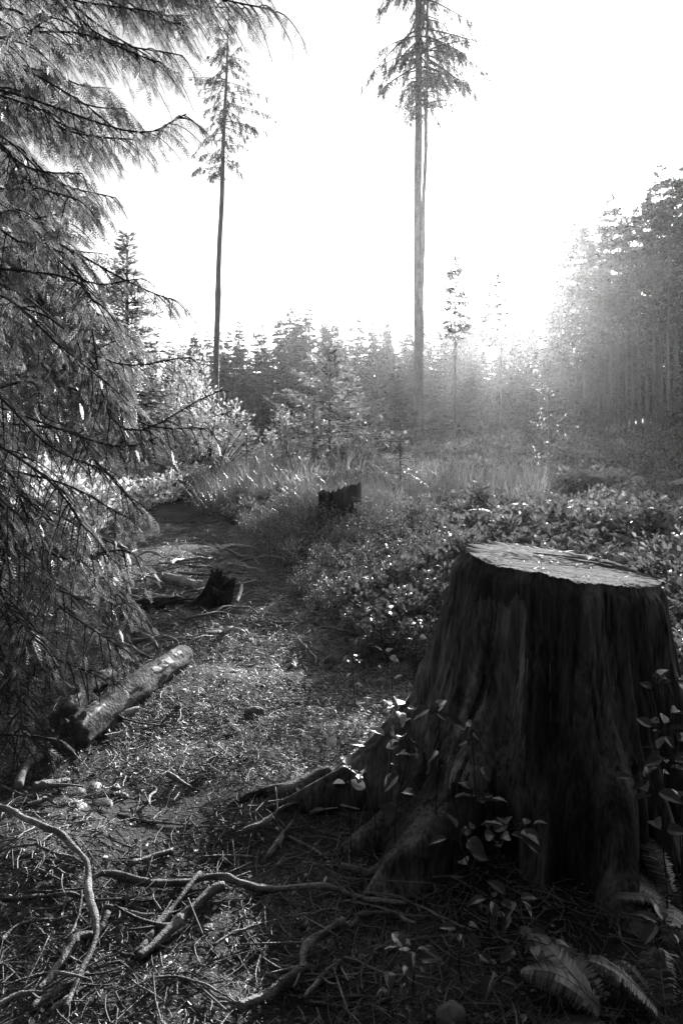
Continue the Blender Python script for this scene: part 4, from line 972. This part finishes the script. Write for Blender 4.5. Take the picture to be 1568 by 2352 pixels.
for px, py, s in [(1060, 1290, .9), (1110, 1275, .9), (1160, 1262, .95), (1210, 1255, .9), (1255, 1262, .9), (1300, 1255, .9), (1345, 1265, .85), (1180, 1290, .8), (1250, 1290, .8), (1330, 1290, .8), (1090, 1240, 1.1), (1150, 1235, 1.1), (1220, 1228, 1.1), (1280, 1225, 1.1), (1540, 1330, .8), (1565, 1390, .8), (1520, 1300, .8), (1600, 1350, .9), (1580, 1460, .7), (1630, 1430, .8), (1560, 1540, .65), (1600, 1560, .7)]:
    put('salal_bush', salal, M_salal, *Z1, G(px, py+35), s)
for px, py, s in [(1000, 1330, .8), (950, 1350, .75), (905, 1360, .7), (1010, 1400, .7), (960, 1430, .65), (900, 1420, .65), (870, 1385, .65), (1030, 1370, .7), (985, 1480, .5), (930, 1480, .5), (870, 1470, .5), (840, 1420, .55), (820, 1370, .6)]:
    put('salal_bush', salal, M_salal, *Z2, G(px, py+25), s)
Z3 = ('small-leaved huckleberry bush around the dark weathered stump', 'huckleberry around the weathered stump')
Z4 = ('small-leaved huckleberry bush on the bank beside the path', 'huckleberry on the path bank')
for px, py, s in [(640, 1235, 1), (680, 1240, 1), (715, 1230, 1.1), (700, 1265, .9), (745, 1270, .8), (790, 1275, .8), (840, 1260, .9), (880, 1240, 1), (920, 1250, 1), (860, 1215, 1.1), (650, 1215, 1), (610, 1230, .9), (900, 1200, 1.1), (690, 1200, 1.1), (960, 1225, 1.1), (730, 1190, 1.1), (830, 1285, .8), (580, 1215, .8), (625, 1195, .9)]:
    put('huckleberry_bush', huck, M_huckle, *Z3, G(px, py+8), s)
for px, py, s in [(745, 1232, .8), (815, 1236, .85), (780, 1246, .6)]:
    put('salal_bush', salal, M_salal, *Z2, G(px, py), s)
for px, py, s in [(700, 1310, .8), (760, 1320, .8), (820, 1320, .8), (880, 1310, .85), (940, 1300, .9), (1000, 1290, .9), (730, 1350, .6), (790, 1365, .65), (650, 1290, .7), (850, 1345, .7), (910, 1380, .6), (960, 1390, .6), (780, 1410, .5), (830, 1455, .5), (930, 1440, .5), (980, 1440, .5), (740, 1390, .5), (690, 1350, .5), (890, 1500, .4), (950, 1520, .4), (840, 1510, .35), (900, 1560, .3), (620, 1270, .7), (660, 1255, .8)]:
    put('huckleberry_bush', huck, M_huckle, *Z4, G(px, py+12), s)
Z5 = ('low leafy bush in the open undergrowth of the clearing', 'bushes of the open clearing')
Z6 = ('shaded low bush on the rising ground below the stand', 'bushes below the stand')
rr = np.random.default_rng(15)
for i in range(95):
    py = 1030 + 190*rr.random()**1.4; px = rr.uniform(330, 1050)
    p = G(px, py)
    if path_dist(p[0], p[1]) < 1.4 and p[1] < 15 or p[1] < 8: continue
    put('clearing_bush', heap, M_cover if rr.random() < .7 else M_huckle, *Z5, p, rr.uniform(.45, .9)*np.clip(p[1]/14, .7, 1.3))
for i in range(130):
    py = 985 + 260*rr.random()**1.1; px = rr.uniform(1000, 1720)
    d_ = rr.uniform(6.5, 42)**1.0; x_ = (px-CX)/F*d_
    p = np.array([x_, d_, float(terrain(x_, d_))])
    put('clearing_bush', heap, M_cover, *Z6, p, rr.uniform(.55, 1.15)*np.clip(d_/13, .85, 1.6))
loc = at_ground(1560, 17); bush('dark_shrub', bush_meshes('dark_shrub', 1.15, .5, 30, 2200, .07, .035, 88, dome=.4), M_conifer, 'compact dark rounded shrub standing alone at the edge of the rise', 'shrub', loc)
# leggy sapling with few leaves
loc = at_ground(1258, 15.5)
t = thing('bare_sapling', 'leggy thin sapling with a few pale leaves on upturned twigs in the glare', 'sapling', loc)
mb, fb = MB(), MB(); Hs = height_for(loc, 885)
zz = np.linspace(-.1, Hs, 12); tube(mb, np.stack([.03*np.sin(zz*2), 0*zz, zz], -1), np.linspace(.02, .006, 12), 6)
rs = np.random.default_rng(4); PP = []
for i in range(20):
    z = rs.uniform(.5, Hs); a = rs.uniform(0, 6.28); ln = rs.uniform(.25, .75)*(1.1 - .5*z/Hs); s = np.linspace(0, 1, 6)[:, None]
    q = np.array([0, 0, z]) + s*ln*np.array([math.cos(a), math.sin(a)*.8, .05]) + np.array([0, 0, .55])*ln*s**2
    tube(mb, q, np.linspace(.007, .003, 6), 4); PP.append(q[2:])
PP = np.concatenate(PP); PP = PP[rs.random(len(PP)) < .75]
leaves(fb, PP, rs.normal(size=(len(PP), 3)), rs.normal(size=(len(PP), 3)), .075, .04, 'oval')
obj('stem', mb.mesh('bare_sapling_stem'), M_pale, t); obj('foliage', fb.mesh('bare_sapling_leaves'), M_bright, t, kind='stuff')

# ferns, each frond a part
def fern_frond(L, seed, npair=22, width=.22, curl=.5):
    r = np.random.default_rng(seed); mb = MB()
    u = np.linspace(0, 1, 10); c = np.stack([L*u*(1-.15*u), 0*u, L*(.75*u - curl*1.1*u**2.2)], -1)
    tube(mb, c, np.linspace(.004, .0012, 10)*L*1.4, 4, cap=False)
    q = np.repeat(np.linspace(.12, .98, npair), 2); sg = np.tile([1, -1], npair)
    pp = np.stack([np.interp(q, u, c[:, i]) for i in range(3)], -1)
    tg = unit(np.stack([np.interp(q, u, np.gradient(c[:, i])) for i in range(3)], -1))
    wd = width*L*np.sin(np.pi*np.clip(q*.86+.10, 0, 1))**.8*r.uniform(.9, 1.1, len(q))
    dd = np.stack([0*q, sg, 0*q - .12], -1) + tg*.35 + r.normal(size=(len(q), 3))*.05
    nn = np.cross(tg, np.stack([0*q, np.ones(len(q)), 0*q], -1)) + r.normal(size=(len(q), 3))*.15; nn[nn[:, 2] < 0] *= -1
    leaves(mb, pp, dd, nn, wd, L*.026*np.ones(len(q)), 'blade')
    return mb.mesh('fern_frond')
FF = [fern_frond(1.0, 5+i, 42, .20, .35+.12*i) for i in range(3)]
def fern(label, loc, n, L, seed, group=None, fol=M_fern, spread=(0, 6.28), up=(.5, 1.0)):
    r = np.random.default_rng(seed)
    t = thing('fern_clump', label, 'fern', loc, group)
    for i in range(n):
        o = obj('frond', FF[int(r.integers(3))], fol, t)
        a = spread[0] + (spread[1]-spread[0])*(i + r.uniform(.2, .8))/n
        s = L*r.uniform(.7, 1.1); o.scale = (s, s, s*r.uniform(*up)); o.rotation_euler = (r.normal()*.15, r.normal()*.1, a)
    return t
fl = [('fern clump just behind the sawn stump, by the dark hollow', 1380, 1270, .55), ('fern clump in the dark hollow beyond the sawn stump', 1450, 1255, .7), ('tall fern clump at the frame edge beyond the hollow', 1530, 1240, .75), ('fern clump above the dark hollow', 1480, 1190, .8), ('pale-tipped fern on the bank above the hollow', 1410, 1165, .8), ('fern clump beside the thin bare sapling', 1310, 1180, .8), ('wide fern on the open bank', 1350, 1150, .9), ('fern on the bank near the compact dark shrub', 1540, 1150, .9), ('small fern between salal and bank bushes', 1230, 1195, .7), ('far fern below the stand', 1450, 1115, 1.1), ('far fern beside the compact dark shrub', 1500, 1110, 1.1)]
for k_, (lab, px, py, L_) in enumerate(fl): fern(lab, G(px, py+40), 10, L_*1.35, 200+k_, fol=M_cover)
fern('lacy pale fern spray growing by the rotten stump', G(520, 1452), 7, .26, 301, fol=M_huckle)
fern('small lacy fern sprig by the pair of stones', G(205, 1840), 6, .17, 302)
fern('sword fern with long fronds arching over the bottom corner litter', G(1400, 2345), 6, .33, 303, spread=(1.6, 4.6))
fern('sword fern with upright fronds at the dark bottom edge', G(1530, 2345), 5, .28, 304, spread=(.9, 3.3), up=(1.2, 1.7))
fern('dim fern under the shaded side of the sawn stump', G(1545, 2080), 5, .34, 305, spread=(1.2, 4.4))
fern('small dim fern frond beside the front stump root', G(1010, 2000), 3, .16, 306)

# ------------------------------------------------------------------ leafy sprigs around the stump: every leaf a part
LM = []
for i in range(4):
    mb = MB(); rs = np.random.default_rng(i)
    nu, nv = 9, 7
    u = np.linspace(0, 1, nu); v = np.linspace(-1, 1, nv)
    half = .36*np.sin(np.pi*np.clip(u, 0, 1)**.85)**.75*(1 - .25*u)
    Vv = np.stack([np.repeat(u[:, None], nv, 1), half[:, None]*v[None], .22*np.abs(v)[None]*half[:, None]*2 - (.10+.09*i)*u[:, None]**2 + .02*rs.normal(size=(nu, nv))*(half[:, None] > .02)], -1)
    mb.add(Vv.reshape(-1, 3), gridfaces(nu, nv)); LM.append(mb.mesh('salal_leaf', True))
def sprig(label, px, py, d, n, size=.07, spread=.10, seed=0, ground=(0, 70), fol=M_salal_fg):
    r = np.random.default_rng(seed)
    c = W(px, py, d); b = c.copy(); b[0] += ground[0]/F*d; b[2] = terrain(b[0], b[1]) - .01
    if b[2] > c[2] - .03: c[2] = b[2] + .04
    t = thing('salal_sprig', label, 'plant', b)
    mb = MB(); mid = (b+c)/2 + r.normal(size=3)*.03
    tip = c + np.array([r.normal()*.03, r.normal()*.03, .02])
    st = spline([b, mid, c, tip], 12) - b
    tube(mb, st, np.linspace(.0026, .0014, 12), 5)
    for i in range(n):
        m = r.integers(4); q = 1 - .55*(i/max(n-1, 1))**1.2
        p = np.array([np.interp(q, np.linspace(0, 1, 12), st[:, k]) for k in range(3)])
        a = i*2.4 + r.uniform(-.5, .5); reach = spread*r.uniform(.15, .55)
        e = p + np.array([math.cos(a)*reach, math.sin(a)*reach, r.uniform(-.2, .5)*reach])
        e[2] = max(e[2], .015); reach *= .6
        tube(mb, spline([p, (p+e)/2 + np.array([0, 0, .01]), e], 5), .0016, 4, cap=False)
        o = obj('leaf', LM[m], fol, t, loc=e); s = size*r.uniform(.5, 1.12); o.scale = (s, s*r.uniform(.85, 1.1), s)
        o.rotation_euler = (r.normal()*.45, r.uniform(-.5, .45), a + r.normal()*.4)
    obj('stem', mb.mesh('sprig_stem'), M_limb, t)
    return t
c6 = lambda x, y: (783.5 + .5*x, 1222.8 + .5003*y)
sp = [('sprig of broad leaves over the long flaring root', c6, 240, 860, 2.55, 8, .075, (-60, 80)), ('low leafy sprig under the broad-leaved one by the long root', c6, 310, 1000, 2.5, 6, .07, (-20, 60)),
      ('sprig with one bright cupped leaf against the stump side', c6, 450, 850, 2.5, 6, .075, (-20, 80)), ('small dim sprig in the recess of the stump', c6, 600, 950, 2.42, 5, .065, (0, 90)),
      ('pale four-leaved seedling standing by the long root', c6, 30, 1030, 2.55, 5, .075, (10, 70)), ('seedling with two rounded leaves above the front root', c6, 110, 1130, 2.55, 4, .065, (0, 40)),
      ('sprig of dim narrow leaves at the foot of the stump', c6, 660, 1235, 2.35, 6, .07, (20, 80)), ('sprig of pointed leaves lying over the foot of the stump', c8, 750, 250, 2.2, 8, .085, (0, 50)),
      ('sprig with large notched leaves beside the front root', c8, 545, 300, 2.25, 5, .085, (0, 40)), ('low dim sprig in the litter below the stump foot', c8, 690, 570, 2.12, 4, .07, (0, 20)),
      ('sprig of two dim leaves lower down the litter', c8, 800, 590, 2.1, 4, .07, (0, 20)), ('low rounded-leaf seedling beside the fading root tip', c8, 560, 710, 2.02, 5, .065, (0, 20)),
      ('seedling with a pair of round leaves above the fern tips', c8, 830, 750, 2.0, 4, .06, (0, 30)), ('cluster of dim leaves around the forked root', c8, 330, 800, 2.0, 6, .065, (0, 20)),
      ('flat dim leaves lying by the bottom litter', c8, 700, 900, 1.95, 5, .065, (0, 20)), ('small seedling beside the large pale stone', c8, 230, 900, 1.95, 4, .06, (0, 20)),
      ('upper sprig of rounded leaves beside the shaded stump flank', c6, 1450, 700, 2.35, 5, .075, (60, 300)), ('sprig with one big oval leaf at the frame edge by the stump flank', c6, 1545, 720, 2.3, 4, .085, (40, 300)),
      ('fuller sprig of leaves midway down the stump flank', c6, 1500, 940, 2.3, 8, .075, (40, 220)), ('drooping sprig of dim leaves low on the stump flank', c6, 1530, 1070, 2.25, 6, .075, (20, 150)),
      ('sprig of long dim leaves across the front of the stump base', c6, 1420, 1190, 2.2, 6, .08, (40, 120)), ('dim sprig near the bottom ferns by the frame edge', c8, 1450, 680, 2.0, 6, .07, (0, 60)),
      ('pale sprig in the sunny gap beside the flaring root', lambda x, y: (564 + x*.3299, 1081.7 + y*.3299), 740, 1310, 4.0, 6, .06, (10, 30)), ('seedling with one round pale leaf on a thin stalk by the stump', lambda x, y: (564 + x*.3299, 1081.7 + y*.3299), 1003, 1283, 3.9, 3, .07, (5, 60)),
      ('brightest salal rosette on the bank short of the stump', lambda x, y: (564 + x*.3299, 1081.7 + y*.3299), 880, 965, 4.9, 12, .085, (0, 60)), ('upright bright salal rosette just above the brightest one', lambda x, y: (564 + x*.3299, 1081.7 + y*.3299), 1040, 940, 4.9, 12, .085, (0, 70)),
      ('tall pale-leaved salal shoot rising above the bank', lambda x, y: (564 + x*.3299, 1081.7 + y*.3299), 960, 550, 6.2, 12, .09, (0, 90)), ('pale rosette beside the sloping stump edge', lambda x, y: (564 + x*.3299, 1081.7 + y*.3299), 1190, 1080, 4.2, 7, .06, (0, 60))]
for k_, (lab, cv, x, y, d, n, sz, gr) in enumerate(sp):
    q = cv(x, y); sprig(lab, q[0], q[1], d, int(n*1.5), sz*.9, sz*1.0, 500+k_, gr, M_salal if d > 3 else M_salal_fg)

# ------------------------------------------------------------------ labels that single out each of many
ORD = 'first second third fourth fifth sixth seventh eighth ninth tenth eleventh twelfth thirteenth fourteenth fifteenth sixteenth seventeenth eighteenth nineteenth twentieth'.split()
ORD += ['twenty-'+o for o in ORD[:9]] + ['thirtieth'] + ['thirty-'+o for o in ORD[:9]]
for i, t in enumerate(sorted(SKYLINE, key=lambda t: pix(t.location)[0])):
    t['label'] = 'hazy skyline conifer of the far tree line, %s along from the cedar side' % ORD[i]; t['group'] = 'skyline conifers of the far tree line'
for i, t in enumerate(sorted(FRONT, key=lambda t: pix(t.location)[0])):
    t['label'] = 'tall outer conifer of the stand, %s trunk from the forked conifer side' % ORD[i]; t['group'] = 'outer conifers of the stand'
yc = [o for o in COL.objects if o.name.startswith('young_conifer')]
for i, t in enumerate(sorted(yc, key=lambda t: pix(t.location)[0])):
    t['label'] = 'young bushy conifer at the foot of the stand, %s from the forked conifer' % ORD[i]
FRONT[0]['label'] = 'slim conifer with tufted crown standing alone between the forked conifer and the sun glare'; del FRONT[0]['group']
MARKS = [('the dark weathered stump', 776, 1190), ('the forked conifer trunk', 962, 1040), ('the layered hemlock', 757, 1070), ('the spindly little spruce', 566, 1090), ('the feathery sapling', 918, 1130), ('the bare leggy sapling', 1258, 1100),
         ('the compact dark shrub', 1550, 1060), ('the sawn stump', 1285, 1260), ('the low stump in the grass', 545, 1195), ('the sloping stump edge', 1010, 1420), ('the dark hollow', 1440, 1240), ('the pale rosette on the bank', 860, 1400), ('the tall shrub by the cedar', 462, 1040), ('the foot of the stand', 1400, 1000)]
def by_marks(prefix, what, far):
    cells = {}
    for o in list(COL.objects):
        if o.parent is None and o.name.split('.')[0] == prefix:
            q = pix(o.location); dd = [math.hypot(q[0]-m[1], (q[1]-m[2])*1.6) for m in MARKS]; k = int(np.argmin(dd)); cells.setdefault(k, []).append((dd[k], o))
    for k, v in cells.items():
        v.sort(key=lambda t: t[0])
        for i, (_, o) in enumerate(v):
            inside = i < 24
            o['label'] = '%s, %s one out from %s' % (what, ORD[i], MARKS[k][0]) if inside else '%s well away from %s' % (far, MARKS[k][0])
            if not inside: o['group'] = far + ' beyond ' + MARKS[k][0]
by_marks('clearing_bush', 'low leafy bush of the clearing', 'low leafy bush of the clearing')
by_marks('salal_bush', 'glossy salal bush', 'glossy salal bush')
by_marks('huckleberry_bush', 'small-leaved huckleberry bush', 'small-leaved huckleberry bush')
dims = [o for o in COL.objects if o.parent is None and o.name.split('.')[0] == 'dim_conifer']
for i, t in enumerate(sorted(dims, key=lambda t: pix(t.location)[0])):
    t['label'] = 'dim conifer behind the drooping cedar, %s along toward the slender trunk' % ORD[i]
for grp, q0, lab in ((PILE, (490, 1380), 'weathered stick in the wood pile, %s out from the small rotten stump'), (NEAR, (190, 2080), 'thin stick lying in the litter, %s out from the long curved branch')):
    for i, t in enumerate(sorted(grp, key=lambda t: math.hypot(pix(t.location)[0]-q0[0], pix(t.location)[1]-q0[1]))):
        t['label'] = lab % (ORD + ['fortieth'] + ['forty-'+o for o in ORD[:9]])[i]
lows = [o for o in COL.objects if o.parent is None and o.name.split('.')[0] == 'low_pale_shrub']
for i, t in enumerate(sorted(lows, key=lambda t: pix(t.location)[0])):
    t['label'] = 'low sunlit leafy shrub beyond the cedar, %s along toward the hemlock' % ORD[i]

# ------------------------------------------------------------------ haze
hb = MB(); x0, x1, y0, y1, z0, z1 = -240, 240, -240, 240, -3.0, 48.0
hb.add([[x0,y0,z0],[x1,y0,z0],[x1,y1,z0],[x0,y1,z0],[x0,y0,z1],[x1,y0,z1],[x1,y1,z1],[x0,y1,z1]], [[0,3,2,1],[4,5,6,7],[0,1,5,4],[1,2,6,5],[2,3,7,6],[3,0,4,7]])
hm, ht, hout = new_mat('thin_haze')
pv = nd(ht, 'ShaderNodeVolumePrincipled'); pv.inputs['Color'].default_value = g3(.95); pv.inputs['Density'].default_value = HAZE_DENSITY; pv.inputs['Anisotropy'].default_value = HAZE_G
ht.links.new(pv.outputs[0], hout.inputs['Volume'])
hz = obj('haze', hb.mesh('haze'), hm); hz['kind'] = 'stuff'
